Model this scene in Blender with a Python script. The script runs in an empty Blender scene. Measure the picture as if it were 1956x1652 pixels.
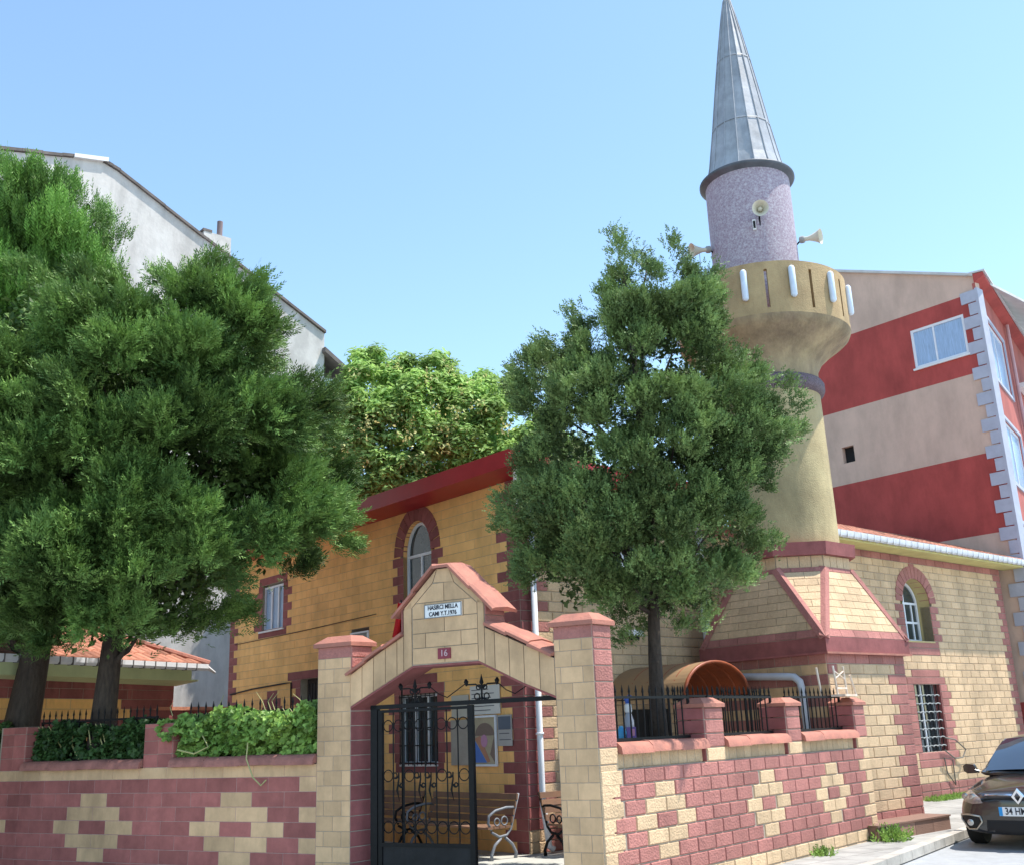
import bpy, bmesh, math, random
import numpy as np
from mathutils import Vector
random.seed(7); RNG = np.random.default_rng(11)
R = math.radians
K = 0.73                    # layout units (measured off the masonry courses) -> metres
EYE = 2.15                  # camera height in layout units
sc = bpy.context.scene
col = sc.collection

# ------------------------------------------------------------------ camera
FPX, PITCH, ROLL = 1988.65, R(16.0094), R(-2.1915)
cp, sp = math.cos(PITCH), math.sin(PITCH)
FW = np.array([0, cp, sp]); UP0 = np.array([0, -sp, cp]); RT0 = np.array([1., 0, 0])
RT = math.cos(ROLL)*RT0 + math.sin(ROLL)*UP0
UP = -math.sin(ROLL)*RT0 + math.cos(ROLL)*UP0
cam = bpy.data.cameras.new('camera'); camo = bpy.data.objects.new('camera', cam); col.objects.link(camo)
cam.sensor_fit = 'HORIZONTAL'; cam.sensor_width = 36; cam.lens = 36*FPX/1956
cam.clip_start = .1; cam.clip_end = 3000
from mathutils import Matrix
m = Matrix(((RT[0], UP[0], -FW[0]), (RT[1], UP[1], -FW[1]), (RT[2], UP[2], -FW[2])))
camo.matrix_world = Matrix.Translation((0, 0, EYE*K)) @ m.to_4x4()
sc.camera = camo
sc.render.resolution_x = 1024; sc.render.resolution_y = 864

# ------------------------------------------------------------------ light
SUN_AZ, SUN_EL = 3.0, 65.5          # degrees, azimuth counter-clockwise from +X
w = bpy.data.worlds.new('World'); sc.world = w; w.use_nodes = True
nt = w.node_tree; bg = nt.nodes['Background']
sky = nt.nodes.new('ShaderNodeTexSky'); sky.sky_type = 'NISHITA'; sky.sun_disc = False
sky.sun_elevation = R(SUN_EL); sky.sun_rotation = R(90-SUN_AZ)
sky.air_density = 1.0; sky.dust_density = .3; sky.ozone_density = .0; sky.altitude = 50
wbal = nt.nodes.new('ShaderNodeVectorMath'); wbal.operation = 'MULTIPLY'; wbal.inputs[1].default_value = (.95, 1.035, 1.0)
nt.links.new(sky.outputs[0], wbal.inputs[0]); nt.links.new(wbal.outputs[0], bg.inputs[0]); bg.inputs[1].default_value = .15
sl = bpy.data.lights.new('sun', 'SUN'); sl.energy = 3.7; sl.angle = R(.5); sl.color = (1, .955, .88)
so = bpy.data.objects.new('sun', sl); col.objects.link(so)
sd = Vector((math.cos(R(SUN_EL))*math.cos(R(SUN_AZ)), math.cos(R(SUN_EL))*math.sin(R(SUN_AZ)), math.sin(R(SUN_EL))))
so.rotation_euler = (-sd).to_track_quat('-Z', 'Y').to_euler(); so.location = (0, 0, 30)
vs = sc.view_settings; vs.view_transform = 'Standard'; vs.look = 'None'; vs.exposure = 1.05; vs.gamma = 1
sc.render.engine = 'CYCLES'
sc.cycles.max_bounces = 6; sc.cycles.diffuse_bounces = 4

# ------------------------------------------------------------------ measuring helpers
def ray(x, y): return RT*(x-978)/FPX + UP*(826-y)/FPX + FW
def hd(deg): return np.array([math.cos(R(deg)), math.sin(R(deg)), 0.])
def at_dist(x, y, d):                 # point seen at photo pixel x,y standing d units away (plan distance)
    v = ray(x, y); q = v*d/math.hypot(v[0], v[1]); return q + np.array([0, 0, EYE])
class Fr:                             # a vertical wall plane: s along, n outward, z up
    def __init__(s, o, h, flip=False, n=0.):
        s.d = hd(h); s.nn = np.array([s.d[1], -s.d[0], 0])*(-1 if flip else 1)
        s.o = np.array([o[0], o[1], 0.]) + s.nn*n; s.h = h; s.flip = flip
    def p(s, a, n, z): return s.o + s.d*a + s.nn*n + np.array([0, 0, z])
    def at(s, x, y):
        v = ray(x, y); t = (s.nn @ s.o)/(s.nn @ v); q = v*t
        return (float((q-s.o) @ s.d), float(q[2])+EYE)
    def off(s, n): return Fr(s.o, s.h, s.flip, n)

# ------------------------------------------------------------------ materials
MAT = {}
def mat(name, c, rough=.8, var=.12, scale=3., bump=0., bscale=60., metal=0., c2=None, vscale=None, tint=.0, spec=.3, stretch=None, trans=0., coat=0., grime=0.):
    if name in MAT: return MAT[name]
    m = bpy.data.materials.new(name); m.use_nodes = True; n = m.node_tree; b = n.nodes['Principled BSDF']
    b.inputs['Roughness'].default_value = rough; b.inputs['Metallic'].default_value = metal
    b.inputs['Specular IOR Level'].default_value = spec
    if coat: b.inputs['Coat Weight'].default_value = coat; b.inputs['Coat Roughness'].default_value = .05
    tc = n.nodes.new('ShaderNodeTexCoord'); mp = n.nodes.new('ShaderNodeMapping')
    n.links.new(tc.outputs['Object'], mp.inputs[0])
    if stretch: mp.inputs['Scale'].default_value = stretch
    nz = n.nodes.new('ShaderNodeTexNoise'); nz.inputs['Scale'].default_value = scale; nz.inputs['Detail'].default_value = 6; nz.inputs['Roughness'].default_value = .65
    n.links.new(mp.outputs[0], nz.inputs['Vector'])
    mx = n.nodes.new('ShaderNodeMix'); mx.data_type = 'RGBA'
    mr = n.nodes.new('ShaderNodeMapRange'); mr.inputs[1].default_value = .3; mr.inputs[2].default_value = .7
    n.links.new(nz.outputs[0], mr.inputs[0]); n.links.new(mr.outputs[0], mx.inputs[0])
    lo = tuple(v*(1-var) for v in c); hi = tuple(min(1, v*(1+var)) for v in c)
    if c2: lo = c2; hi = c
    mx.inputs[6].default_value = (*lo, 1); mx.inputs[7].default_value = (*hi, 1)
    out = mx.outputs[2]
    if tint:
        at = n.nodes.new('ShaderNodeAttribute'); at.attribute_name = 'tint'
        mm = n.nodes.new('ShaderNodeMapRange'); mm.inputs[3].default_value = 1-tint; mm.inputs[4].default_value = 1+tint
        n.links.new(at.outputs['Fac'], mm.inputs[0])
        vm = n.nodes.new('ShaderNodeVectorMath'); vm.operation = 'SCALE'
        n.links.new(out, vm.inputs[0]); n.links.new(mm.outputs[0], vm.inputs['Scale']); out = vm.outputs[0]
    if grime:
        gm = n.nodes.new('ShaderNodeMapping'); gm.inputs['Scale'].default_value = (1.1, 1.1, .4); n.links.new(tc.outputs['Object'], gm.inputs[0])
        gz = n.nodes.new('ShaderNodeTexNoise'); gz.inputs['Scale'].default_value = 1.3; gz.inputs['Detail'].default_value = 9; gz.inputs['Roughness'].default_value = .7; n.links.new(gm.outputs[0], gz.inputs['Vector'])
        gr = n.nodes.new('ShaderNodeMapRange'); gr.inputs[1].default_value = .38; gr.inputs[2].default_value = .58; gr.inputs[3].default_value = 1-grime; gr.inputs[4].default_value = 1.05; n.links.new(gz.outputs[0], gr.inputs[0])
        vm2 = n.nodes.new('ShaderNodeVectorMath'); vm2.operation = 'SCALE'; n.links.new(out, vm2.inputs[0]); n.links.new(gr.outputs[0], vm2.inputs['Scale']); out = vm2.outputs[0]
    n.links.new(out, b.inputs['Base Color'])
    if bump:
        bz = n.nodes.new('ShaderNodeTexNoise'); bz.inputs['Scale'].default_value = bscale; bz.inputs['Detail'].default_value = 4
        n.links.new(tc.outputs['Object'], bz.inputs['Vector'])
        bp = n.nodes.new('ShaderNodeBump'); bp.inputs['Strength'].default_value = bump; bp.inputs['Distance'].default_value = .02
        n.links.new(bz.outputs[0], bp.inputs['Height']); n.links.new(bp.outputs[0], b.inputs['Normal'])
    if trans:
        tr = n.nodes.new('ShaderNodeBsdfTranslucent'); ms = n.nodes.new('ShaderNodeMixShader'); ms.inputs[0].default_value = trans
        n.links.new(out, tr.inputs[0]); n.links.new(b.outputs[0], ms.inputs[1]); n.links.new(tr.outputs[0], ms.inputs[2])
        n.links.new(ms.outputs[0], n.nodes['Material Output'].inputs[0])
    MAT[name] = m; return m
beS = mat('beige_block_smooth', (.62, .405, .23), tint=.12, var=.12, scale=5, grime=.22, bump=.15, bscale=90)
beY = mat('yellow_block', (.88, .50, .185), tint=.07, grime=.18, var=.10, scale=2.5, bump=.15, bscale=80)
beR = mat('beige_block_split', (.62, .435, .265), tint=.11, var=.10, scale=30, grime=.20, bump=.7, bscale=45)
rdR = mat('red_block_split', (.40, .165, .14), tint=.14, var=.12, scale=30, grime=.22, bump=.7, bscale=45)
rdS = mat('red_block_smooth', (.35, .12, .105), tint=.16, var=.16, scale=6, grime=.2, bump=.15, bscale=90)
rdM = mat('maroon_block', (.29, .095, .09), tint=.16, grime=.2, var=.16, scale=6, bump=.3, bscale=60)
mor = mat('mortar', (.36, .30, .24), var=.2, scale=8)
morD = mat('mortar_dark', (.13, .11, .09), var=.2, scale=8)
cop = mat('clay_coping', (.48, .19, .135), c2=(.30, .13, .10), scale=5, bump=.4, bscale=40)
clay = mat('clay_tile', (.46, .19, .12), tint=.35, c2=(.28, .12, .08), scale=6, bump=.4, bscale=40)
redp = mat('red_painted_metal', (.36, .018, .022), rough=.45, var=.1, scale=3, spec=.5)
ylp = mat('pale_yellow_paint', (.58, .52, .22), var=.12, scale=4)
iron = mat('black_iron', (.007, .007, .008), rough=.55, var=.4, scale=20, spec=.2)
whp = mat('white_pvc', (.72, .73, .76), rough=.35, var=.08, scale=4)
alu = mat('white_window_frame', (.74, .76, .80), rough=.4, var=.05)
gutm = mat('zinc_gutter', (.62, .63, .65), rough=.5, var=.2, scale=6)
glass = mat('window_glass', (.03, .045, .05), rough=.06, var=.3, scale=2, spec=.9)
glassB = mat('window_glass_curtain', (.30, .42, .60), rough=.25, var=.25, scale=6, spec=.8, stretch=(8, 8, .5))
dark = mat('dark_interior', (.015, .014, .015), rough=.7)
wood = mat('bench_wood', (.26, .14, .08), c2=(.17, .10, .07), rough=.6, var=.3, scale=5, tint=.15)
cast = mat('cast_iron_grey', (.20, .215, .24), rough=.5, var=.2, scale=20)
conc = mat('pavement_concrete', (.36, .35, .33), grime=.2, var=.16, scale=3, bump=.3, bscale=50)
kerbm = mat('kerb_stone', (.42, .39, .35), var=.2, scale=6, bump=.3, tint=.15)
asph = mat('road_asphalt', (.33, .34, .35), var=.12, scale=5, bump=.4, bscale=120)
def jointed(m_, sx, sy, dark=.55):      # slab joints and patching
    n = m_.node_tree; b = n.nodes['Principled BSDF']; src = b.inputs['Base Color'].links[0].from_socket
    tc = n.nodes.new('ShaderNodeTexCoord'); mp = n.nodes.new('ShaderNodeMapping'); mp.inputs['Rotation'].default_value = (0, 0, R(-41)); n.links.new(tc.outputs['Object'], mp.inputs[0])
    br = n.nodes.new('ShaderNodeTexBrick'); br.inputs['Scale'].default_value = 1; br.inputs['Brick Width'].default_value = sx; br.inputs['Row Height'].default_value = sy; br.inputs['Mortar Size'].default_value = .009; br.inputs['Color1'].default_value = (1, 1, 1, 1); br.inputs['Color2'].default_value = (.86, .86, .86, 1); br.inputs['Mortar'].default_value = (dark, dark, dark, 1)
    n.links.new(mp.outputs[0], br.inputs['Vector']); mx = n.nodes.new('ShaderNodeMix'); mx.data_type = 'RGBA'; mx.blend_type = 'MULTIPLY'; mx.inputs[0].default_value = 1
    n.links.new(src, mx.inputs[6]); n.links.new(br.outputs[0], mx.inputs[7]); n.links.new(mx.outputs[2], b.inputs['Base Color'])
jointed(conc, .42, .42)
bark = mat('bark', (.075, .055, .042), c2=(.03, .022, .018), scale=10, bump=.8, bscale=25, stretch=(3, 3, .6))

# ------------------------------------------------------------------ mesh builder
ZERO = np.zeros(3); OFF = {}
def off_of(p):
    while p is not None:
        if p.name in OFF: return OFF[p.name]
        p = p.parent
    return ZERO
class MB:
    def __init__(s): s.v = []; s.f = []; s.m = []; s.t = []
    def add(s, vs, fs, mi=0, t=None):
        o = len(s.v); s.v.extend([tuple(map(float, q)) for q in vs]); tt = random.random() if t is None else t
        for f in fs: s.f.append([i+o for i in f]); s.m.append(mi); s.t.append(tt)
    def hexa(s, o, a, b, c, mi=0, t=None):
        o, a, b, c = map(np.asarray, (o, a, b, c))
        s.add([o, o+a, o+a+b, o+b, o+c, o+a+c, o+a+b+c, o+b+c], [(0, 3, 2, 1), (4, 5, 6, 7), (0, 1, 5, 4), (1, 2, 6, 5), (2, 3, 7, 6), (3, 0, 4, 7)], mi, t)
    def fbox(s, fr, s0, s1, n0, n1, z0, z1, mi=0, t=None):
        s.hexa(fr.p(s0, n0, z0), fr.d*(s1-s0), fr.nn*(n1-n0), (0, 0, z1-z0), mi, t)
    def box(s, c, hx, hy, hz, mi=0, t=None):
        c = np.array(c, float); s.hexa(c-np.array([hx, hy, hz]), (2*hx, 0, 0), (0, 2*hy, 0), (0, 0, 2*hz), mi, t)
    def prism(s, pts, ext, mi=0, t=None, cap=True):
        pts = [np.asarray(p, float) for p in pts]; e = np.asarray(ext, float); n = len(pts)
        fs = [(i, (i+1) % n, n+(i+1) % n, n+i) for i in range(n)]
        if cap: fs += [tuple(range(n))[::-1], tuple(range(n, 2*n))]
        s.add(pts+[p+e for p in pts], fs, mi, t)
    def tube(s, path, r, k=8, mi=0, cap=True, t=None):
        P = [np.asarray(p, float) for p in path]; rs = r if isinstance(r, (list, tuple)) else [r]*len(P)
        vs = []; prev = None
        for i, q in enumerate(P):
            d = (P[min(i+1, len(P)-1)]-P[max(i-1, 0)]); d = d/(np.linalg.norm(d)+1e-9)
            if prev is None:
                a = np.cross(d, (0, 0, 1.)); a = a if np.linalg.norm(a) > .1 else np.cross(d, (1., 0, 0))
            else: a = prev-d*(prev @ d)
            a = a/np.linalg.norm(a); prev = a; b = np.cross(d, a)
            for j in range(k):
                th = 2*math.pi*j/k; vs.append(q+(a*math.cos(th)+b*math.sin(th))*rs[i])
        fs = [(i*k+j, i*k+(j+1) % k, (i+1)*k+(j+1) % k, (i+1)*k+j) for i in range(len(P)-1) for j in range(k)]
        if cap: fs += [tuple(range(k))[::-1], tuple((len(P)-1)*k+j for j in range(k))]
        s.add(vs, fs, mi, t)
    def ring(s, c, u, v, R_, r, k=20, kk=6, mi=0):      # torus in plane u,v
        c, u, v = map(np.asarray, (c, u, v)); w_ = np.cross(u, v); vs = []
        for i in range(k):
            a = 2*math.pi*i/k; d = u*math.cos(a)+v*math.sin(a)
            for j in range(kk):
                b = 2*math.pi*j/kk; vs.append(c+d*(R_+r*math.cos(b))+w_*r*math.sin(b))
        s.add(vs, [(i*kk+j, i*kk+(j+1) % kk, ((i+1) % k)*kk+(j+1) % kk, ((i+1) % k)*kk+j) for i in range(k) for j in range(kk)], mi)
    def lathe(s, c, prof, k=48, mi=0, ax=None, cap=True, t=.5):     # prof: (r, z) along axis
        c = np.asarray(c, float)
        if ax is None: A_, B_, Z_ = np.array([1., 0, 0]), np.array([0, 1., 0]), np.array([0, 0, 1.])
        else:
            Z_ = np.asarray(ax, float); Z_ = Z_/np.linalg.norm(Z_); A_ = np.cross(Z_, (0, 0, 1.)); A_ = A_/(np.linalg.norm(A_)+1e-9); B_ = np.cross(Z_, A_)
        vs = [c+(A_*math.cos(2*math.pi*j/k)+B_*math.sin(2*math.pi*j/k))*r+Z_*z for r, z in prof for j in range(k)]
        n = len(prof); fs = [(i*k+j, i*k+(j+1) % k, (i+1)*k+(j+1) % k, (i+1)*k+j) for i in range(n-1) for j in range(k)]
        if cap: fs += [tuple(range(k))[::-1], tuple((n-1)*k+j for j in range(k))]
        s.add(vs, fs, mi, t)
    def build(s, name, mats, parent=None, smooth=False, sub=0):
        if not isinstance(mats, (list, tuple)): mats = [mats]
        off = off_of(parent)
        me = bpy.data.meshes.new(name); me.from_pydata([tuple((np.array(q)-off)*K) for q in s.v], [], s.f)
        for m_ in mats: me.materials.append(m_)
        me.polygons.foreach_set('material_index', s.m)
        a = me.attributes.new('tint', 'FLOAT', 'FACE'); a.data.foreach_set('value', s.t)
        b = bmesh.new(); b.from_mesh(me); bmesh.ops.recalc_face_normals(b, faces=b.faces); b.to_mesh(me); b.free()
        o = bpy.data.objects.new(name, me); col.objects.link(o)
        if parent is not None: o.parent = parent
        if smooth is True: me.polygons.foreach_set('use_smooth', [True]*len(me.polygons))
        elif smooth:
            me.polygons.foreach_set('use_smooth', [True]*len(me.polygons))
            b = bmesh.new(); b.from_mesh(me)
            for e in b.edges:
                if len(e.link_faces) == 2 and e.calc_face_angle(0) > R(smooth): e.smooth = False
            b.to_mesh(me); b.free()
        if sub: md = o.modifiers.new('sub', 'SUBSURF'); md.levels = sub; md.render_levels = sub
        return o
def tag(o, label, cat, group=None, kind=None):
    o['label'] = label; o['category'] = cat
    if group: o['group'] = group
    if kind: o['kind'] = kind
    return o
def thing(name, loc, label, cat, group=None):
    o = bpy.data.objects.new(name, None); col.objects.link(o); loc = np.array(loc, float)
    o.location = tuple(loc*K); OFF[o.name] = np.array(loc, float); o.empty_display_size = .2
    return tag(o, label, cat, group)
def struct(o): o['kind'] = 'structure'; return o
def copy_tree(o, loc, label=None, rotz=None):
    c = o.copy(); col.objects.link(c); c.location = tuple(np.array(loc)*K)
    if label: c['label'] = label
    if rotz is not None: c.rotation_euler = (0, 0, rotz)
    def rec(src, dst):
        for ch in list(src.children):
            d = ch.copy(); col.objects.link(d); d.parent = dst; rec(ch, d)
    rec(o, c); return c

# ------------------------------------------------------------------ masonry
def block(mb, fr, a, b, z0, z1, mi, g=.008, d=.014, n0=0., bev=.010):
    if b-a < .03: return
    a += g*.5; b -= g*.5; z0 += g*.5; z1 -= g*.5; t = random.random(); e = min(bev, (b-a)*.3)
    dd = d*(.8+.4*random.random())
    vs = [fr.p(a, n0, z0), fr.p(b, n0, z0), fr.p(b, n0, z1), fr.p(a, n0, z1),
          fr.p(a+e, n0+dd, z0+e), fr.p(b-e, n0+dd, z0+e), fr.p(b-e, n0+dd, z1-e), fr.p(a+e, n0+dd, z1-e)]
    mb.add(vs, [(4, 5, 6, 7), (0, 1, 5, 4), (1, 2, 6, 5), (2, 3, 7, 6), (3, 0, 4, 7)], mi, t)
def row(mb, fr, s0, s1, z0, z1, bw, off, sp_, mi, **kw):
    sp_ = sorted([q for q in sp_ if q[1] > s0 and q[0] < s1]); cur = s0; back = kw.pop('back', .25); mm = kw.pop('mm', 2); n0 = kw.get('n0', 0.)
    solid = []; c0 = s0
    def runs(a, b):
        k = math.floor((a-off)/bw)
        while off+k*bw < b-1e-6:
            x0, x1 = max(a, off+k*bw), min(b, off+(k+1)*bw)
            if x1-x0 > .05: block(mb, fr, x0, x1, z0, z1, mi, **kw)
            k += 1
    for a, b, q in sp_:
        a, b = max(a, s0), min(b, s1)
        if a > cur: runs(cur, a)
        if q is None:
            if a > c0: solid.append((c0, a))
            c0 = max(c0, b)
        elif b > cur: block(mb, fr, max(a, cur), b, z0, z1, q, **kw)
        cur = max(cur, b)
    if cur < s1: runs(cur, s1)
    if c0 < s1: solid.append((c0, s1))
    if back:
        for a, b in solid: mb.fbox(fr, a, b, n0-back, n0, z0, z1, mm, .5)
def soldier(mb, fr, s0, s1, z0, z1, bw, mi, **kw):
    n = max(1, round((s1-s0)/bw)); w_ = (s1-s0)/n
    n0 = kw.get('n0', 0.); back = kw.pop('back', .25)
    for i in range(n): block(mb, fr, s0+i*w_, s0+(i+1)*w_, z0, z1, mi, **kw)
    if back: mb.fbox(fr, s0, s1, n0-back, n0, z0, z1, 2, .5)
def arch_pts(fr, sc_, zs, r, n, k=16, rz=None):
    rz = rz or r
    return [fr.p(sc_+r*math.cos(math.pi*i/k), n, zs+rz*math.sin(math.pi*i/k)) for i in range(k+1)]
def voussoirs(mb, fr, sc_, zs, ri, ro, n0, n1, k, mi, rz=None, ozs=None):
    ri_z = rz or ri; ro_z = (rz+ro-ri) if rz else ro
    for i in range(k):
        a0, a1 = math.pi*i/k+.012, math.pi*(i+1)/k-.012; t = random.random()
        q = [fr.p(sc_+ri*math.cos(a0), n0, zs+ri_z*math.sin(a0)), fr.p(sc_+ro*math.cos(a0), n0, zs+ro_z*math.sin(a0)),
             fr.p(sc_+ro*math.cos((a0+a1)/2), n0, zs+ro_z*math.sin((a0+a1)/2)),
             fr.p(sc_+ro*math.cos(a1), n0, zs+ro_z*math.sin(a1)), fr.p(sc_+ri*math.cos(a1), n0, zs+ri_z*math.sin(a1)),
             fr.p(sc_+ri*math.cos((a0+a1)/2), n0, zs+ri_z*math.sin((a0+a1)/2))]
        mb.prism(q, fr.nn*(n1-n0), mi, t)
def arch_window(fr, sc_, z0, zs, r, depth, parent, bars=(), cols=(), gl=None, fw=.06, rz=None, label=None):
    """white arched window standing back in its opening; frame > mullions, pane"""
    rz = rz or r; f = MB(); n = -depth; k = 20
    o_ = [fr.p(sc_+r, n, z0)]+arch_pts(fr, sc_, zs, r, n, k, rz)+[fr.p(sc_-r, n, z0)]
    i_ = [fr.p(sc_+r-fw, n, z0+fw)]+arch_pts(fr, sc_, zs, r-fw, n, k, rz-fw)+[fr.p(sc_-r+fw, n, z0+fw)]
    e = fr.nn*.06; m_ = len(o_)
    vs = o_+i_+[q+e for q in o_]+[q+e for q in i_]; fs = []
    for j in range(m_):
        j2 = (j+1) % m_
        fs += [(j, j2, m_+j2, m_+j), (2*m_+j, 2*m_+j2, 3*m_+j2, 3*m_+j), (j, j2, 2*m_+j2, 2*m_+j), (m_+j, m_+j2, 3*m_+j2, 3*m_+j)]
    f.add(vs, fs)
    for z in bars: f.fbox(fr, sc_-r+fw, sc_+r-fw, n+.005, n+.055, z-.03, z+.03)
    for s_, za, zb in cols: f.fbox(fr, s_-.025, s_+.025, n+.008, n+.05, za, zb)
    w_ = f.build('window', alu, parent)
    if label: w_['label'] = label
    g = MB(); g.prism([q+fr.nn*.012 for q in i_], fr.nn*.008); p_ = g.build('pane', gl or glass, w_)
    return w_
def hole_arch(sc_, z0, zs, r, z, rz=None, pad=0.):
    rz = rz or r
    if z < z0 or z > zs+rz+pad: return None
    h = r if z <= zs else r*math.sqrt(max(0, 1-((z-zs)/(rz+pad))**2))
    return (sc_-h, sc_+h, None)

# frames measured from the photo
CN = (0.962, 14.128)                        # street corner of the gateway's right pillar
A = Fr(CN, 151.17, True); B = Fr(CN, 49.807)
MC = (0.031, 20.234); M1 = Fr(MC, 130.9, True); M2 = Fr(MC, 41.0)
v_ = ray(1657, 1450); v_ = v_*22.3/math.hypot(v_[0], v_[1])
D0 = Fr(v_, 41.0); dcorner = D0.p(-1.01, 0, 0); D = Fr(dcorner, 41.0); DL = Fr(dcorner, 130.9, True)
RD = 0.015

# ------------------------------------------------------------------ ground
g = MB(); g.add([(-400, -400, -.15), (400, -400, -.15), (400, 700, -.15), (-400, 700, -.15)], [(0, 1, 2, 3)])
struct(g.build('road', asph))
kd = np.array([.589, .808, 0.]); kn = np.array([.808, -.589, 0.]); k0 = np.array([5.94, 18.383, 0])
g = MB()
pv = [k0-kd*9.5, k0+kd*22, k0+kd*22+(-8, 9, 0), k0+kd*22+(-30, 9, 0), (-30, 40, 0), (-30, 24, 0), tuple(A.p(14, .9, 0)), tuple(A.p(-.3, 1.2, 0))]
g.prism([np.array(q, float)-(0, 0, .14) for q in pv], (0, 0, .14)); struct(g.build('pavement', conc))
g = MB()
for i in range(48):
    a = k0+kd*(-9.4+i*.66); g.hexa(a-(0, 0, .13)+kn*.002, kd*.645, kn*.2, (0, 0, .145), 0)
struct(g.build('kerb', kerbm))
g = MB(); g.add([A.p(14, -.5, .004), A.p(.2, -.5, .004), B.p(8.6, -.5, .004), M2.p(6, 0, .004), M2.p(0, 0, .004), M1.p(12.5, 0, .004), M1.p(20, 0, .004)], [tuple(range(7))])
struct(g.build('courtyard_paving', mat('courtyard_concrete', (.42, .41, .37), var=.2, scale=2, bump=.2)))

# ------------------------------------------------------------------ gateway
gw = thing('gateway', A.p(2.3, 0, 0), 'beige block gateway with stepped gable, two tall pillars and tiled coping', 'gateway')
BD = B.d                                     # pillar depth runs along the side wall
def pillar(s0, s1, redside, jamb=False):
    mb = MB(); h = .2115; z = 0.; i = 0; S = Fr(A.p(s0, 0, 0), 49.807)
    top = 3.33
    while z < top-.01:
        z1 = min(z+h, top); wd = s1-s0
        row(mb, A, s0, s1, z, z1, .33, s0+(.0 if i % 2 else .16)+.16, [], 0, g=.007, d=.006, bev=.004, back=0)
        block(mb, S, 0.0, .42, z, z1, 4 if jamb and z < 2.55 else (1 if (redside and z > 1.84) else 3), g=.012, d=.006 if jamb and z < 2.55 else .016); z = z1; i += 1
    block(mb, A, s0, s1, top, 3.5, 1, g=.004, d=.006, bev=.004)
    block(mb, S, 0, .42, top, 3.5, 1, d=.016)
    mb.hexa(A.p(s0, 0, 0), A.d*(s1-s0), BD*.42, (0, 0, 3.5), 2)
    o = mb.build('pillar', [beS, rdR, mor, beR, rdM], gw)
    c = MB(); e = .05; o0 = A.p(s0-e, 0, 3.5)-BD*e; a_ = A.d*(s1-s0+2*e); b_ = BD*(.42+2*e)
    c.hexa(o0, a_, b_, (0, 0, .06)); q = .14
    lo = [o0+(0, 0, .06), o0+a_+(0, 0, .06), o0+a_+b_+(0, 0, .06), o0+b_+(0, 0, .06)]
    ua, ub = A.d*q, BD*q; hi = [lo[0]+ua+ub+(0, 0, .11), lo[1]-ua+ub+(0, 0, .11), lo[2]-ua-ub+(0, 0, .11), lo[3]+ua-ub+(0, 0, .11)]
    c.add(lo+hi, [(0, 1, 5, 4), (1, 2, 6, 5), (2, 3, 7, 6), (3, 0, 4, 7), (4, 5, 6, 7)]); c.build('cap', cop, o)
pillar(0., .575, True); pillar(4.03, 4.66, True, True)
# arch body: outline on the street face, 0.42 deep
ao = [(4.03, 2.60), (4.03, 3.06), (3.49, 3.36), (3.21, 3.49), (3.05, 3.57), (3.05, 3.95), (2.46, 4.50), (2.23, 4.50), (1.66, 3.93), (1.66, 3.59), (.575, 3.09), (.575, 2.59), (1.09, 2.80), (1.77, 3.13), (2.89, 3.13)]
mb = MB(); mb.prism([A.p(s, -.002, z) for s, z in ao], BD*.40, 1, .5)
def apanel(pts, mi=0, t=None, n=.001):
    mb.prism([A.p(s, n, z) for s, z in pts], A.nn*.012, mi, t)
gp = .006
def zt(s):   # top outline of arch at s
    P = [(q[0], q[1]) for q in ao[1:11]]
    for (a, za), (b, zb) in zip(P, P[1:]):
        if min(a, b) <= s <= max(a, b) and abs(a-b) > 1e-6: return za+(zb-za)*(s-a)/(b-a)
def zb_(s):
    P = [(4.03, 2.60), (2.89, 3.13), (1.77, 3.13), (1.09, 2.80), (.575, 2.59)]
    for (a, za), (b, zb) in zip(P, P[1:]):
        if b <= s <= a: return za+(zb-za)*(s-a)/(b-a)
for ss in ([4.03, 3.81, 3.6, 3.38, 3.17, 3.05, 2.9], [1.77, 1.66, 1.5, 1.27, 1.04, .8, .575]):
    for a, b in zip(ss, ss[1:]):
        a_, b_ = a-gp, b+gp
        ta = 3.57 if a > 3.0 and a < 3.06 else (3.59 if abs(a-1.66) < .01 else None)
        za = zt(a_-1e-4); zb2 = zt(b_+1e-4)
        if a == 3.17: zb2 = 3.565
        if a == 3.05: za, zb2 = 3.94, 4.05
        if a == 1.77: za, zb2 = 4.0, 3.93
        if a == 1.66: za = 3.585
        apanel([(a_, zb_(a_)+.005), (a_, za-.005), (b_, zb2-.005), (b_, zb_(b_)+.005)])
def in_gable(s0, s1, z0, z1):
    # clip rectangle rows by the 45-degree shoulders of the inner panel
    P = [(s0, z0), (s1, z0), (s1, z1), (s0, z1)]
    L = [((2.90, 3.95), (2.52, 4.29)), ((2.15, 4.27), (1.77, 3.94))]
    def clip(P, f):
        o = []
        for i in range(len(P)):
            p, q = P[i], P[(i+1) % len(P)]; fp, fq = f(p), f(q)
            if fp >= 0: o.append(p)
            if fp*fq < 0: t = fp/(fp-fq); o.append((p[0]+t*(q[0]-p[0]), p[1]+t*(q[1]-p[1])))
        return o
    for (a, b) in L:
        f = lambda p, a=a, b=b: -((b[0]-a[0])*(p[1]-a[1])-(b[1]-a[1])*(p[0]-a[0]))*(-1)
        P = clip(P, f)
        if len(P) < 3: return None
    return P
for i, (z0, z1, js) in enumerate([(3.14, 3.37, [2.89, 2.33, 1.77]), (3.37, 3.58, [2.89, 2.66, 2.05, 1.77]), (3.58, 3.79, [2.89, 2.33, 1.77]), (3.79, 4.02, [2.89, 2.66, 2.0, 1.77]), (4.02, 4.29, [2.89, 2.33, 1.77])]):
    for a, b in zip(js, js[1:]):
        P = in_gable(b+gp, a-gp, z0+gp, z1-gp)
        if P: apanel(P)
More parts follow.
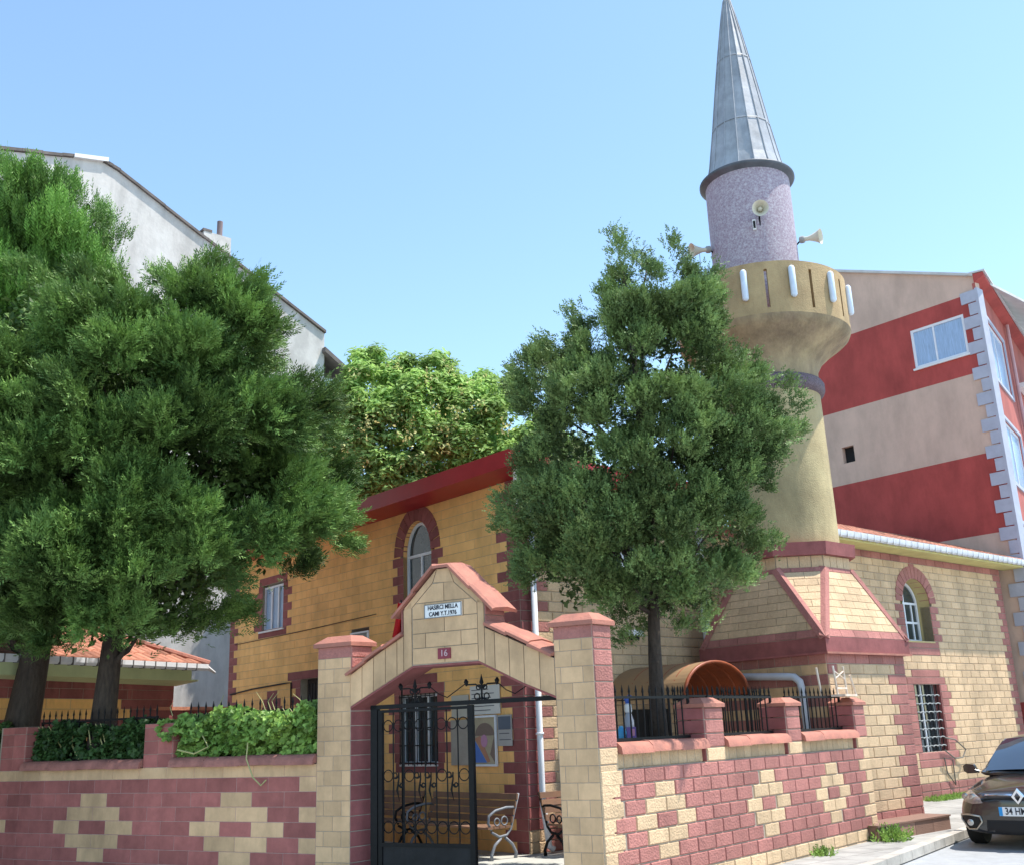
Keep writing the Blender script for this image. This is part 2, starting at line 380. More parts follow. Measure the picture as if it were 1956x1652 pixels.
apanel([(3.04, 3.96), (2.91, 3.96), (2.53, 4.30), (2.455, 4.49)]); apanel([(2.44, 4.49), (2.51, 4.305), (2.16, 4.285), (2.24, 4.49)]); apanel([(2.23, 4.49), (2.15, 4.285), (1.77, 3.955), (1.67, 3.94)])
# red intrados lining, sides of the gable
for (a, b) in zip(ao[11:15]+[ao[0]], ao[12:15]+[ao[0]]):
    p0, p1 = A.p(a[0], 0, a[1]), A.p(b[0], 0, b[1])
    if np.linalg.norm(p1-p0) > .1: mb.hexa(p0-(0, 0, .03)-BD*.0, (p1-p0), BD*.40, (0, 0, .028), 2, .4)
mb.hexa(A.p(3.075, 0, 3.55), A.d*.02, BD*.4, (0, 0, .4), 3); mb.hexa(A.p(1.655, 0, 3.6), -A.d*.02, BD*.4, (0, 0, .16), 3); mb.hexa(A.p(1.655, 0, 3.77), -A.d*.02, BD*.4, (0, 0, .15), 3)
arch = mb.build('arch', [beS, mor, rdM, rdR], gw)
# clay coping tiles over the slopes
def coping(p0, p1, over=.05, th=.05, wid=.56, n=4):
    c = MB(); p0, p1 = map(lambda q: np.array(A.p(q[0], 0, q[1])), (p0, p1)); d = p1-p0; L = np.linalg.norm(d); u = d/L; nrm = np.cross(u, BD); nrm = nrm/np.linalg.norm(nrm); nrm = nrm*(1 if nrm[2] > 0 else -1)
    n = max(1, round(L/.42))
    for i in range(n):
        a = p0+u*(L*i/n-.012); l = L/n+.02; h = .02*(i % 2)
        prof = [(-.07, -.01), (-.075, .03), (-.03, .055), (.2, .085), (.42, .055), (.47, .03), (.465, -.01), (.43, .004), (-.03, .004)]
        c.prism([a+BD*x+nrm*(y+h) for x, y in prof], u*l, 0)
    c.build('coping', cop, gw)
coping((4.06, 3.06), (3.06, 3.58)); coping((3.20, 3.84), (2.46, 4.52)); coping((2.47, 4.51), (2.21, 4.51)); coping((2.22, 4.51), (1.50, 3.80)); coping((1.62, 3.62), (.60, 3.12))
def text(body, fr, s, z, size, n, name, m_, parent, align='CENTER', bold=.0, sx=1.):
    cu = bpy.data.curves.new(name, 'FONT'); cu.body = body; cu.size = size*K; cu.align_x = align; cu.align_y = 'CENTER'; cu.extrude = .003; cu.offset = bold; cu.space_line = .95
    t = bpy.data.objects.new('tmp', cu); col.objects.link(t); dg = bpy.context.evaluated_depsgraph_get(); dg.update()
    me = bpy.data.meshes.new_from_object(t.evaluated_get(dg)); bpy.data.objects.remove(t); me.materials.clear(); me.materials.append(m_)
    ux = np.cross(np.array([0, 0, 1.]), fr.nn); M_ = Matrix(((ux[0]*sx, 0, fr.nn[0], 0), (ux[1]*sx, 0, fr.nn[1], 0), (0, 1, 0, 0), (0, 0, 0, 1)))
    me.transform(M_); p_ = (fr.p(s, n, z)-off_of(parent))*K
    me.transform(Matrix.Translation(tuple(p_))); o = bpy.data.objects.new(name, me); col.objects.link(o); o.parent = parent; me.name = name; return o
white = mat('white_enamel', (.75, .75, .75), rough=.4, var=.06); blk = mat('black_paint', (.02, .02, .03), rough=.5)
pl = MB(); pl.fbox(A, 2.02, 2.66, .012, .034, 3.785, 3.985); plq = pl.build('name_plaque', white, gw)
pb = MB()
for z_ in (3.785, 3.975): pb.fbox(A, 2.02, 2.66, .034, .040, z_, z_+.01)
for s_ in (2.02, 2.65): pb.fbox(A, s_, s_+.01, .034, .040, 3.795, 3.975)
pb.build('plaque_border', mat('grey_border', (.2, .2, .2)), plq)
text('HASIRCI MELLA', A, 2.34, 3.93, .088, .036, 'lettering', blk, plq, bold=.001, sx=.86); text('CAMI Y.T.1976', A, 2.34, 3.838, .088, .036, 'lettering', blk, plq, bold=.001, sx=.86)
pn = MB(); pn.fbox(A, 2.225, 2.44, .012, .032, 3.195, 3.345); num = pn.build('number_plate', mat('maroon_enamel', (.22, .03, .05), rough=.4), gw)
text('16', A, 2.333, 3.27, .13, .034, 'lettering', mat('faded_pink', (.55, .40, .42)), num)

# ------------------------------------------------------------------ iron gate
G = A.off(-.17)
gt = thing('iron_gate', G.p(2.9, 0, 0), 'black wrought iron gate leaf with rings and scrolls under the gateway arch', 'gate')
fr_ = MB()
fr_.fbox(G, 3.64, 3.76, -.04, .04, 0, 2.60); fr_.fbox(G, .58, 3.76, -.04, .04, 2.545, 2.605)
fr_.build('gate_frame', iron, gt)
lf = MB(); lf.fbox(G, 3.56, 3.63, -.03, .03, .1, 2.53); lf.fbox(G, 1.99, 2.07, -.035, .035, .1, 2.54); lf.fbox(G, 2.07, 3.56, -.028, .028, 2.49, 2.53)
lf.fbox(G, 2.07, 3.56, -.03, .03, .64, .69); lf.build('leaf_frame', iron, gt)
pn = MB(); pn.fbox(G, 2.06, 3.57, -.012, .012, .1, .65); pn.build('kick_panel', mat('dusty_black_sheet', (.012, .012, .014), rough=.6, var=.5, scale=4, bump=.3, bscale=12), gt)
bs = MB(); gaps = np.linspace(3.56, 2.07, 9)
for x in gaps[1:-1]: bs.tube([G.p(x, 0, .68), G.p(x, 0, 2.5)], .011, 6)
bs.build('bars', iron, gt)
def ringpart(c_, z):
    rg = MB(); rg.ring(G.p(c_, 0, z), G.d, np.array((0, 0, 1.)), .08, .008); rg.build('ring', iron, gt, smooth=True)
for i, (a, b) in enumerate(zip(gaps, gaps[1:])):
    c_ = (a+b)/2; ringpart(c_, 2.30); ringpart(c_, .90)
    if i in (0, 2, 5, 7): ringpart(c_, 1.60)
def scroll(sx, fr, s, z, sgn, size, up=1, n=0.):
    P = []
    for i in range(22):
        a = i/21*2.6*math.pi; r = size*(1-.034*i); P.append(fr.p(s+sgn*size-sgn*r*math.cos(a), n, z+up*(r*math.sin(a)+size*.5*i/21)))
    sx.tube(P, .010, 5)
for c_ in (3.28, 2.90, 2.72, 2.35):
    sx = MB(); scroll(sx, G, c_, 1.62, 1, .06, -1); scroll(sx, G, c_, 1.48, -1, .045, -1)
    sx.tube([G.p(c_, 0, 1.64), G.p(c_, 0, 1.55), G.p(c_+.03, 0, 1.4), G.p(c_-.01, 0, 1.25)], [.01, .012, .016, .003], 5); sx.build('scroll', iron, gt, smooth=True)
for c_ in (2.98, 1.84):
    z0 = 2.60; sx = MB()
    sx.tube([G.p(c_, 0, z0), G.p(c_, 0, z0+.28)], .016, 6); sx.tube([G.p(c_, 0, z0+.20), G.p(c_, 0, z0+.24), G.p(c_, 0, z0+.36)], [.01, .035, .002], 6)
    for sg in (-1, 1):
        scroll(sx, G, c_, z0+.07, sg, .07, -1); scroll(sx, G, c_, z0+.16, sg, .05)
        sx.tube([G.p(c_, 0, z0+.15), G.p(c_+sg*.1, 0, z0+.22), G.p(c_+sg*.25, 0, z0+.22)], .012, 5)
        sx.tube([G.p(c_+sg*.25, 0, z0+.2), G.p(c_+sg*.255, 0, z0+.26), G.p(c_+sg*.26, 0, z0+.3)], [.014, .04, .012], 6)
    sx.build('finial', iron, gt, smooth=40)
for a, b, c_ in ((2.72, 2.42, 2.10), (1.58, 1.3, .95)):
    sx = MB(); sx.tube([G.p(a, 0, 2.83), G.p((a+b)/2, 0, 2.72), G.p(b, 0, 2.66), G.p((b+c_)/2, 0, 2.75), G.p(c_, 0, 2.84)], .008, 5); sx.build('brace', iron, gt)

# ------------------------------------------------------------------ left boundary wall
wl = thing('boundary_wall', A.p(9, 0, 0), 'low street wall left of the gate with beige diamonds in maroon blocks', 'wall', 'street walls either side of the gate')
mb = MB(); zr = [0, .1, .314, .53, .748, .966, 1.184, 1.402, 1.62]; bw = .65; L1 = 16.
for i, (z0, z1) in enumerate(zip(zr, zr[1:])):
    z0, z1 = z0, z1; top = 7-i       # top=0 first red row
    sp_ = []
    even = (top % 2 == 0)
    for dc in (12.76, 9.51, 6.26):
        h = bw/2
        if top in (1, 5): sp_.append((dc-h, dc+h, 3))
        if top in (2, 4): sp_ += [(dc-bw, dc, 3), (dc, dc+bw, 3)]
        if top == 3: sp_ += [(dc-1.5*bw, dc-h, 3), (dc+h, dc+1.5*bw, 3)]
    sp_.append((4.66, 4.99 if even else 4.665, 3) if even else (4.66, 4.68, 3))
    if top % 2 == 0: sp_[-1] = (4.66, 4.99, 3)
    else: sp_.pop()
    row(mb, A, 4.66, L1, z0, z1, bw, 9.51-bw/2 if top % 2 else 9.51, sp_, 0, g=.008, d=.005, bev=.004, back=.4)
soldier(mb, A, 4.66, L1, 1.62, 1.80, .63, 3, g=.006, d=.006, bev=.004, back=.4)
mb.build('masonry', [rdS, rdS, mat('mortar_light', (.42, .27, .24), var=.2, scale=8), beS], wl)
for s0, s1, zt_ in ((7.70, 8.36, 2.50), (11.42, 12.12, 2.56), (15.2, 15.9, 2.56)):
    p_ = MB(); S = Fr(A.p(s0, 0, 0), 49.807); z = 1.80; i = 0
    while z < zt_-.02:
        row(p_, A, s0, s1, z, min(z+.2115, zt_), .33, s0, [], 0, g=.006, d=.006, bev=.004, back=0); block(p_, S, 0, .4, z, min(z+.2115, zt_), 0); z += .2115; i += 1
    p_.hexa(A.p(s0, 0, 1.8), A.d*(s1-s0), BD*.4, (0, 0, zt_-1.8), 2); p_.build('pier', [rdS, rdS, mor], wl)
def sill(fr, s0, s1, z, parent, n0=-.38, n1=.06, m_=None):
    c = MB(); n = max(1, round((s1-s0)/.75)); l = (s1-s0)/n
    for i in range(n):
        a = s0+i*l; h = .010*(i % 2)
        prof = [(n0, 0), (n0, .05), (n1-.16, .135), (n1-.04, .125), (n1+.02, .07), (n1+.035, -.02), (n1+.005, -.02), (n1-.02, 0)]
        c.prism([fr.p(a-.01, q, z+y+h) for q, y in prof], fr.d*(l+.02))
    c.build('sill_tiles', m_ or cop, parent, smooth=40)
sill(A, 4.68, 7.68, 1.81, wl, m_=mat('clay_coping_worn', (.36, .15, .12), var=.3, scale=6, bump=.4, bscale=40)); sill(A, 8.38, 11.4, 1.81, wl, m_=MAT['clay_coping_worn']); sill(A, 12.14, 15.2, 1.81, wl, m_=MAT['clay_coping_worn'])

def railing(fr, s0, s1, zb, zt_, tip, nn, label, group, step=.165, backdx=0):
    t = thing('railing', fr.p((s0+s1)/2, nn, zb), label, 'railing', group)
    a = MB(); a.fbox(fr, s0, s1, nn-.02, nn+.02, zt_-.02, zt_+.015); a.fbox(fr, s0, s1, nn-.025, nn+.025, zb, zb+.04); a.build('rails', iron, t)
    b = MB(); n = max(2, int((s1-s0)/step))
    for i in range(n+1):
        x = s0+.03+(s1-s0-.06)*i/n
        b.tube([fr.p(x, nn, zb), fr.p(x, nn, tip-.06)], .0125, 5); b.tube([fr.p(x, nn, tip-.09), fr.p(x, nn, tip-.06), fr.p(x, nn, tip+.03)], [.012, .02, .002], 5)
    for x in (s0+.02, s1-.02): b.fbox(fr, x-.018, x+.018, nn-.018, nn+.018, zb, zt_+.02)
    b.build('bars', iron, t); return t
railing(A, 4.7, 7.66, 1.93, 2.62, 2.8, -.3, 'black spiked railing buried in the bright ivy beside the left gate pillar', 'spiked railings on the street walls')
railing(A, 8.4, 11.4, 1.93, 2.62, 2.8, -.3, 'black spiked railing behind the dark shaded hedge at far left', 'spiked railings on the street walls')

# ------------------------------------------------------------------ right boundary wall
wr = thing('boundary_wall', B.p(4.3, 0, 0), 'sunlit street wall right of the gate with three niches and red split-face blocks', 'wall', 'street walls either side of the gate')
mb = MB(); zr = [.02+.2*i for i in range(9)]; bw = .492
for i, (z0, z1) in enumerate(zip(zr, zr[1:])):
    top = 7-i; sp_ = []; par = top % 2
    for dc in (1.495, 4.487, 6.87):
        b2 = .505 if dc < 2 else (.485 if dc < 5 else .47); h = b2/2
        if top in (1, 5): sp_.append((dc-h, dc+h, 3))
        if top in (2, 4): sp_ += [(dc-b2, dc, 3), (dc, dc+b2, 3)]
        if top == 3: sp_ += [(dc-1.5*b2, dc-h, 3), (dc+h, dc+1.5*b2, 3)]
    sp_ += [(0, .48 if top % 2 == 0 else .245, 3), (8.34 if top % 2 == 0 else 8.08, 8.62, 3)]
    if top == 7: sp_ = []
    row(mb, B, 0, 8.62, z0, z1, bw, 1.495-.246 if top % 2 else 1.495, sp_, 3 if top == 7 else 0, g=.012, d=.02, bev=.014, back=.45)
mb.fbox(B, 0, 8.62, -.45, -.0, -.16, .02, 2)
row(mb, B, 2.4, 8.62, -.16, .02, .6, 0, [], 3, g=.014, d=.012, back=0)
for a, b in ((.42, 2.70), (3.24, 5.35), (5.86, 8.12)):
    soldier(mb, B, a, b, 1.62, 1.83, .235, 3, g=.012, d=.008, back=.35, n0=-.07)
mb.build('masonry', [rdR, rdR, mor, beR], wr)
for k_, (s0, s1) in enumerate(((2.70, 3.24), (5.35, 5.86), (8.12, 8.62))):
    p_ = MB(); LS = Fr(B.p(s0, 0, 0), 151.17, True)
    cuts = [1.62, 1.82, 2.02, 2.22, 2.40]
    for i, (z0, z1) in enumerate(zip(cuts, cuts[1:])):
        block(p_, B, s0, s1, z0, z1, 3 if i == 0 else 0, g=.012, d=.02, bev=.014)
        block(p_, LS, 0, .44, z0, z1, 4, g=.01, d=.008)
    p_.hexa(B.p(s0, 0, 1.62), B.d*(s1-s0), -B.nn*.44, (0, 0, .78), 2)
    o = p_.build('pier', [rdR, rdR, mor, beR, rdM], wr)
    c = MB(); e = .045; a_ = B.d*(s1-s0+2*e); b_ = -B.nn*(.44+2*e); o0 = B.p(s0-e, e, 2.40); q = .13
    c.hexa(o0, a_, b_, (0, 0, .055)); lo = [o0+(0, 0, .055)+x for x in (0*a_, a_, a_+b_, b_)]
    hi = [lo[0]+B.d*q-B.nn*q+(0, 0, .09), lo[1]-B.d*q-B.nn*q+(0, 0, .09), lo[2]-B.d*q+B.nn*q+(0, 0, .09), lo[3]+B.d*q+B.nn*q+(0, 0, .09)]
    c.add(lo+hi, [(0, 1, 5, 4), (1, 2, 6, 5), (2, 3, 7, 6), (3, 0, 4, 7), (4, 5, 6, 7)]); c.build('cap', cop, o)
for a, b in ((.44, 2.68), (3.26, 5.33), (5.88, 8.10)): sill(B, a, b, 1.83, wr, n0=-.36, n1=.05)
lb = ['black spiked railing nearest the gate, in the widest niche of the sunlit wall', 'black spiked railing in the middle niche of the sunlit wall', 'black spiked railing in the niche furthest from the gate, beside the minaret base']
for (a, b), l in zip(((.42, 2.7), (3.24, 5.35), (5.86, 8.12)), lb): railing(B, a, b, 1.97, 2.56, 2.70, -.24, l, 'spiked railings on the street walls')

# ------------------------------------------------------------------ mosque
mq = thing('mosque', M1.p(4, 0, 0), 'small mosque of yellow and red blocks with red eaves and arched windows', 'mosque')
EX = 12.5; ZT = 7.0
arch1 = dict(sc=3.40, z0=5.0, zs=6.02, r=.53, rz=.72)
win_low = (2.74, 4.08, 1.57, 2.98); door = (7.2, 8.46, .0, 3.64); wul = (9.45, 10.6, 4.97, 6.15); vent = (5.33, 6.09, 4.12, 4.52)
mb = MB(); h = .2; nrow = 35
for i in range(nrow):
    z0, z1 = i*h, (i+1)*h; zc = (z0+z1)/2; sp_ = []; o_ = i % 2
    # arched upper window
    if zc > 4.8 and zc < 6.75:
        hw = .53 if zc < 6.02 else .53*math.sqrt(max(0, 1-((zc-6.02)/.74)**2))
        if zc < 6.02:
            sp_.append((3.40-hw, 3.40+hw, None) if zc > 5.0 else (3.40-hw, 3.40+hw, 1))
            jw = .42 if o_ else .24; sp_ += [(3.40-hw-jw, 3.40-hw, 1), (3.40+hw, 3.40+hw+jw, 1)]
        else:
            sp_.append((3.40-hw-.12, 3.40+hw+.12, None))
    for (a, b, c_, d_), jr, jl in ((win_low, .24, .24), (door, .28, .28), (wul, .24, .24)):
        if c_ <= z0+.05 and zc < d_:
            jw = .46 if o_ else .24; sp_ += [(a, b, None), (a-jw, a, 1), (b, b+jw, 1)]
        elif d_ <= zc < d_+.2 and (a, b) == (7.2, 8.46): sp_ += [(a-.3, b+.66, 1)]
        elif c_-.2 <= zc < c_ and c_ > 1: sp_ += [(a-.2, b+.2, 1)]
        elif d_ <= zc < d_+.2 and (a, b) != (7.2, 8.46) and (a, b) != (2.74, 4.08): sp_ += [(a-.2, b+.2, 1)]
    if 2.98 < zc < 3.42:
        q = .95*math.sqrt(max(0, 1-((zc-2.98)/.46)**2)); sp_ += [(3.41-q, 3.41+q, 1)]
    if 2.8 < zc < 3.4:
        q = .55*math.sqrt(max(0, 1-((zc-2.8)/.58)**2)); sp_ += [(9.93-q, 9.93+q, 1)]
    if vent[2] <= zc <= vent[3]: sp_.append((vent[0], vent[1], None))
    sp_ += [(0, .66 if o_ else .34, 1), (EX-(.5 if o_ else .28), EX, 1)]
    row(mb, M1, 0, EX, z0, z1, .55, .27*o_, sp_, 0, g=.006, d=.006, bev=.004, back=.3)
voussoirs(mb, M1, 3.40, 6.02, .53, .87, -.28, .022, 13, 1, rz=.72)
wallf = mb.build('front_wall', [beY, rdM, mor], mq)
# reveal liner
mb = MB()
for pts in ([M1.p(3.93, 0, 5.0)]+arch_pts(M1, 3.40, 6.02, .53, 0, 20, .72)+[M1.p(2.87, 0, 5.0)],):
    mb.prism([q-M1.nn*.26 for q in pts], M1.nn*.262, 0, .5, cap=False)
mb.build('window_reveal', beY, mq)
arch_window(M1, 3.40, 5.0, 6.02, .50, .14, mq, bars=(5.98,), cols=((3.36, 5.0, 5.98),), rz=.69, label='white arched upper window with a roller blind')
mb = MB(); mb.fbox(M1, 2.9, 3.9, -.155, -.14, 6.0, 6.6); mb.build('blind', mat('window_blind', (.30, .36, .33)), mq) if False else None
mb = MB(); mb.fbox(M1, 2.80, 4.02, -.02, .05, 4.96, 5.0); mb.build('window_sill', white, mq)
def rect_window(fr, a, b, z0, z1, depth, parent, cols=(), rows_=(), gl=None, label=None, fw=.05, name='window'):
    f = MB(); n = -depth
    f.fbox(fr, a, a+fw, n, n+.06, z0, z1); f.fbox(fr, b-fw, b, n, n+.06, z0, z1); f.fbox(fr, a+fw, b-fw, n, n+.06, z0, z0+fw); f.fbox(fr, a+fw, b-fw, n, n+.06, z1-fw, z1)
    for c_ in cols: f.fbox(fr, c_-.03, c_+.03, n+.003, n+.057, z0+fw, z1-fw)
    for c_ in rows_: f.fbox(fr, a+fw, b-fw, n+.006, n+.054, c_-.025, c_+.025)
    o = f.build(name, alu, parent)
    if label: o['label'] = label
    g = MB(); g.fbox(fr, a+fw, b-fw, n+.01, n+.02, z0+fw, z1-fw); g.build('pane', gl or glass, o); return o
rect_window(M1, *win_low[:2], *win_low[2:], .12, mq, cols=(3.15, 3.6))
gr = MB()
for x in np.linspace(2.78, 4.04, 9): gr.tube([M1.p(x, .05, 1.55), M1.p(x, .05, 3.0)], .010, 5)
for z in (1.6, 1.95, 2.3, 2.65, 2.95): gr.fbox(M1, 2.76, 4.06, .035, .065, z-.012, z+.012)
gr.build('window_grille', iron, mq)
mb = MB(); mb.fbox(M1, 2.74, 4.08, -.1, .04, 1.53, 1.57); mb.build('window_sill', white, mq)
rect_window(M1, *wul[:2], *wul[2:], .12, mq, cols=(9.83, 10.2), gl=glassB)
mb = MB(); mb.fbox(M1, 9.35, 10.7, -.1, .06, 4.93, 4.97); mb.build('window_sill', white, mq)
rect_window(M1, *vent[:2], *vent[2:], .02, mq, fw=.04)
mb = MB(); mb.fbox(M1, 7.2, 8.46, -.26, -.2, 0, 3.62)
for i in range(9): mb.fbox(M1, 7.25+i*.135, 7.29+i*.135, -.2, -.17, .1, 3.5)
mb.build('door', mat('dark_door', (.05, .04, .04)), mq)
# side wall (towards the street): plain courtyard part and prayer-hall part
caw = dict(sc=15.0, z0=4.19, zs=5.28, r=.74, rz=.68); clow = (14.22, 15.68, 1.12, 3.08)
mb = MB()
for i in range(35):
    z0, z1 = i*h, (i+1)*h; zc = (z0+z1)/2; o_ = i % 2; sp_ = []
    hall = zc < 6.6
    if 4.19 <= zc < 5.28: sp_.append((14.26, 15.74, None)); jw = .45 if o_ else .28; sp_ += [(14.26-jw, 14.26, 1), (15.74, 15.74+jw, 1)]
    elif 5.28 <= zc < 6.1:
        q = .86*math.sqrt(max(0, 1-((zc-5.28)/.86)**2)); sp_.append((15-q, 15+q, None))
    elif 3.9 < zc < 4.19: sp_.append((14.1, 15.95, 1))
    if 6.1 < zc < 6.4: sp_.append((14.85, 15.15, 1))
    if clow[2] <= zc < clow[3]: jw = .55 if o_ else .38; sp_ += [(clow[0], clow[1], None), (clow[0]-jw, clow[0], 1), (clow[1], clow[1]+jw, 1)]
    elif clow[3] <= zc < clow[3]+.2: sp_.append((13.9, 16.0, 1))
    elif clow[3]+.2 <= zc < clow[3]+.42: sp_.append((14.2, 15.75, 1))
    elif clow[2]-.4 <= zc < clow[2]: sp_.append((14.0, 16.2 if o_ else 15.9, 1))
    if zc < 7: sp_.append((0, .38, 3)); 
    if zc < 6 and o_ == 0: sp_.append((.38, .72, 1))
    if zc < .4 or 6.35 < zc < 6.6: sp_ = [q for q in sp_ if q[2] is None]+[(x, x+.5, 1) for x in np.arange(.4, 20.1, .5)]
    sp_.append((20.5-(.5 if o_ else .3), 20.5, 1))
    if zc > 6.6: row(mb, M2, 0, 6.5, z0, z1, .55, .27*o_, [(0, .38, 3)], 0, g=.012, d=.018, bev=.012, back=.3)
    else: row(mb, M2, 0, 20.5, z0, z1, .55, .27*o_, sp_, 0, g=.012, d=.018, bev=.012, back=.3)
voussoirs(mb, M2, 15.0, 5.28, .74, 1.1, -.28, .03, 15, 1, rz=.68)
mb.build('side_wall', [beR, rdR, mor, rdM], mq)
mb = MB(); pts = [M2.p(15.74, 0, 4.19)]+arch_pts(M2, 15.0, 5.28, .74, 0, 20, .68)+[M2.p(14.26, 0, 4.19)]
mb.prism([q-M2.nn*.45 for q in pts], M2.nn*.452, 0, .5, cap=False); mb.fbox(M2, 14.26, 15.74, -.46, .03, 4.15, 4.19, 0); mb.build('window_reveal', mat('reveal_yellow', (.50, .40, .19), var=.1), mq)
arch_window(M2, 15.0, 4.19, 5.28, .72, .42, mq, bars=(5.3, 4.75), cols=((15.0, 4.19, 5.95), (14.62, 4.19, 5.3), (15.38, 4.19, 5.3)), rz=.66, label='white arched window set deep in the side wall', fw=.08)
mb = MB(); mb.fbox(M2, clow[0], clow[0]+.03, -.28, -.0, clow[2], clow[3]); mb.fbox(M2, clow[1]-.03, clow[1], -.28, 0, clow[2], clow[3]); mb.fbox(M2, clow[0]+.03, clow[1]-.03, -.28, 0, clow[3]-.03, clow[3]); mb.build('window_reveal', rdM, mq)
rect_window(M2, clow[0]+.03, clow[1]-.03, clow[2], clow[3]-.03, .26, mq, cols=(14.95,), fw=.04)
gr = MB()
for x in np.linspace(14.35, 15.55, 7): gr.tube([M2.p(x, -.06, clow[2]), M2.p(x, -.06, clow[3])], .014, 5)
for z in np.linspace(1.35, 2.7, 7):
    gr.tube([M2.p(x, -.03+.03*math.sin(x*28), z+.018*math.cos(x*28)) for x in np.linspace(14.26, 15.64, 42)], .014, 5, 1)
gr.build('window_grille', [iron, mat('grille_metal', (.36, .38, .38), rough=.5)], mq)
# end wall, back fill of the building
mb = MB()
for i in range(33):
    row(mb, Fr(M2.p(20.5, 0, 0), 130.9), 0, 9, i*h, (i+1)*h, .55, .27*(i % 2), [], 0, d=.01, g=.01, back=.25)
mb.build('end_wall', [beR, rdR, mor], mq)
mb = MB(); mb.fbox(M2, 0.4, 6.4, -9.3, -9., 0, 7.0, 1); mb.build('rear_wall', [beR, rdR, mor], mq)
# eaves: red boxed eave of the entrance block
mb = MB()
def eave(fr, s0, s1, n1, z0, z1, mi=0): mb.fbox(fr, s0, s1, n1-.05, n1, z0, z1, mi)
o_ = .8
P = lambda a, b, z: M1.p(a, b, z)
e1 = P(12.5+o_, o_, 7.0); e0 = M1.p(0, o_, 7.0)+(-M1.d)*o_; e2 = M2.p(6.5, o_, 7.0)
f1 = P(12.5+o_, -9.5, 7.0); 
quad = [e1, e0, e2, M2.p(6.5, -12.5, 7.0)]
mb.prism(quad, (0, 0, .03), 0, .5)
top_in = [q+(0, 0, .33) for q in quad]
for a, b in ((e1, e0), (e0, e2)):
    d = (b-a); L_ = np.linalg.norm(d); u = d/L_; nn_ = np.cross(u, (0, 0, 1.)); 
    mb.hexa(a+(0, 0, .03), d, np.array([0, 0, .30]), nn_*(.04 if True else 0)*-1, 0)
rc = sum(quad)/4
ri = [q+(rc-q)*.75+np.array([0, 0, .95]) for q in quad]; lo = [q+np.array([0, 0, .31]) for q in quad]
mb.add(lo+ri, [(0, 1, 5, 4), (1, 2, 6, 5), (2, 3, 7, 6), (3, 0, 4, 7), (4, 5, 6, 7)])
mb.build('eaves', redp, mq)
# tiled roof over the prayer hall
mb = MB(); o_ = .66; zg = 6.66
mb.fbox(M2, 6.5, 21.2, -.02, o_, 6.60, 6.63, 1)                       # soffit
mb.fbox(M2, 6.5, 21.2, o_-.05, o_, 6.63, 6.74, 1)
mb.build('soffit', [ylp, ylp], mq)
tl = MB(); sl_ = .36; n_t = 62
for i in range(n_t):
    s0 = 6.5+i*(14.8/n_t); wv = 14.8/n_t
    for j in range(7):
        n1 = o_+.06-j*.62; n0 = n1-.66; za, zb = 6.80+(o_+.06-n1)*sl_+.018, 6.80+(o_+.06-n0)*sl_; q = []
        pr = [(0, 0), (.25, .045), (.5, .055), (.75, .045), (1, 0)]
        vs = [M2.p(s0+x*wv, n1, za+y) for x, y in pr]+[M2.p(s0+x*wv, n0, zb+y) for x, y in pr]+[M2.p(s0+x*wv, n1, za+y-.03) for x, y in pr]
        tl.add(vs, [(k2, k2+1, 6+k2, 5+k2) for k2 in range(4)]+[(k2, k2+1, 11+k2, 10+k2) for k2 in range(4)])
tl.build('tile_roof', clay, mq)
gu = MB(); prof = [(.0, .05), (.0, .11), (-.01, .0), (.04, -.05), (.10, -.05), (.15, 0), (.155, .11), (.14, .11)]
gu.prism([M2.p(6.5, o_+x, 6.70+y) for x, y in [(0, .11), (0, .02), (.03, -.04), (.09, -.055), (.14, -.02), (.155, .05), (.155, .115)]], M2.d*14.85)
for i in range(46): gu.fbox(M2, 6.7+i*.32, 6.715+i*.32, o_-.0, o_+.163, 6.64, 6.822)
gu.build('gutter', gutm, mq, smooth=35)
# downpipes
def pipe(fr, pts, r, parent, m_=whp, k=10, name='downpipe', clips=()):
    q = MB(); q.tube([fr.p(*a) for a in pts], r, k)
    for a, b, c_ in clips: q.tube([fr.p(a, b, c_-.02), fr.p(a, b, c_+.02)], r*1.35, k)
    return q.build(name, m_, parent, smooth=True)
pipe(M1, [(-.72, .55, 7.1), (-.45, .35, 6.9), (-.2, .12, 6.55), (-.14, .10, 6.4)], .075, mq)
pipe(M2, [(.27, .11, 6.45), (.27, .11, .85), (.30, .14, .55), (.34, .16, .12), (.42, .2, .06)], .06, mq, clips=((.27, .11, 2.1), (.27, .11, 3.6), (.27, .11, 1.0), (.27, .11, 5.0)))
pipe(M2, [(5.42, .10, 6.6), (5.42, .10, .2)], .085, mq, clips=((5.42, .1, 3.0), (5.42, .1, 4.4)))
mb = MB(); mb.fbox(M2, 2.35, 3.4, .0, .04, 4.93, 5.0); mb.build('window_sill', white, mq)
rect_window(M2, 2.45, 3.3, 5.0, 6.1, -.025, mq, cols=(2.87,))
rect_window(M2, 8.1, 9.0, 4.4, 5.9, -.025, mq, cols=(8.55,)) if False else None
mb = MB(); mb.fbox(M2, 2.7, 4.0, .02, .06, 0.02, 2.5); mb.fbox(M2, 3.33, 3.37, .06, .08, .1, 2.4); mb.build('metal_door', mat('black_door', (.018, .018, .02), rough=.5), mq)
# cables on the facade
cb = MB(); cab = mat('cable', (.03, .03, .03))
cb.tube([M1.p(12.3, .03, 3.42), M1.p(11, .035, 3.5), M1.p(9.2, .03, 3.55), M1.p(8.9, .03, 3.55), M1.p(8.87, .03, 2.4)], .02, 5)
a1 = M1.at(450, 1231); a2 = M1.at(720, 1172)
cb.tube([M1.p(a1[0], .02, a1[1]), M1.p((a1[0]+a2[0])/2, .02, (a1[1]+a2[1])/2-.02), M1.p(a2[0], .02, a2[1])], .009, 4)
cb.build('cables', cab, mq)

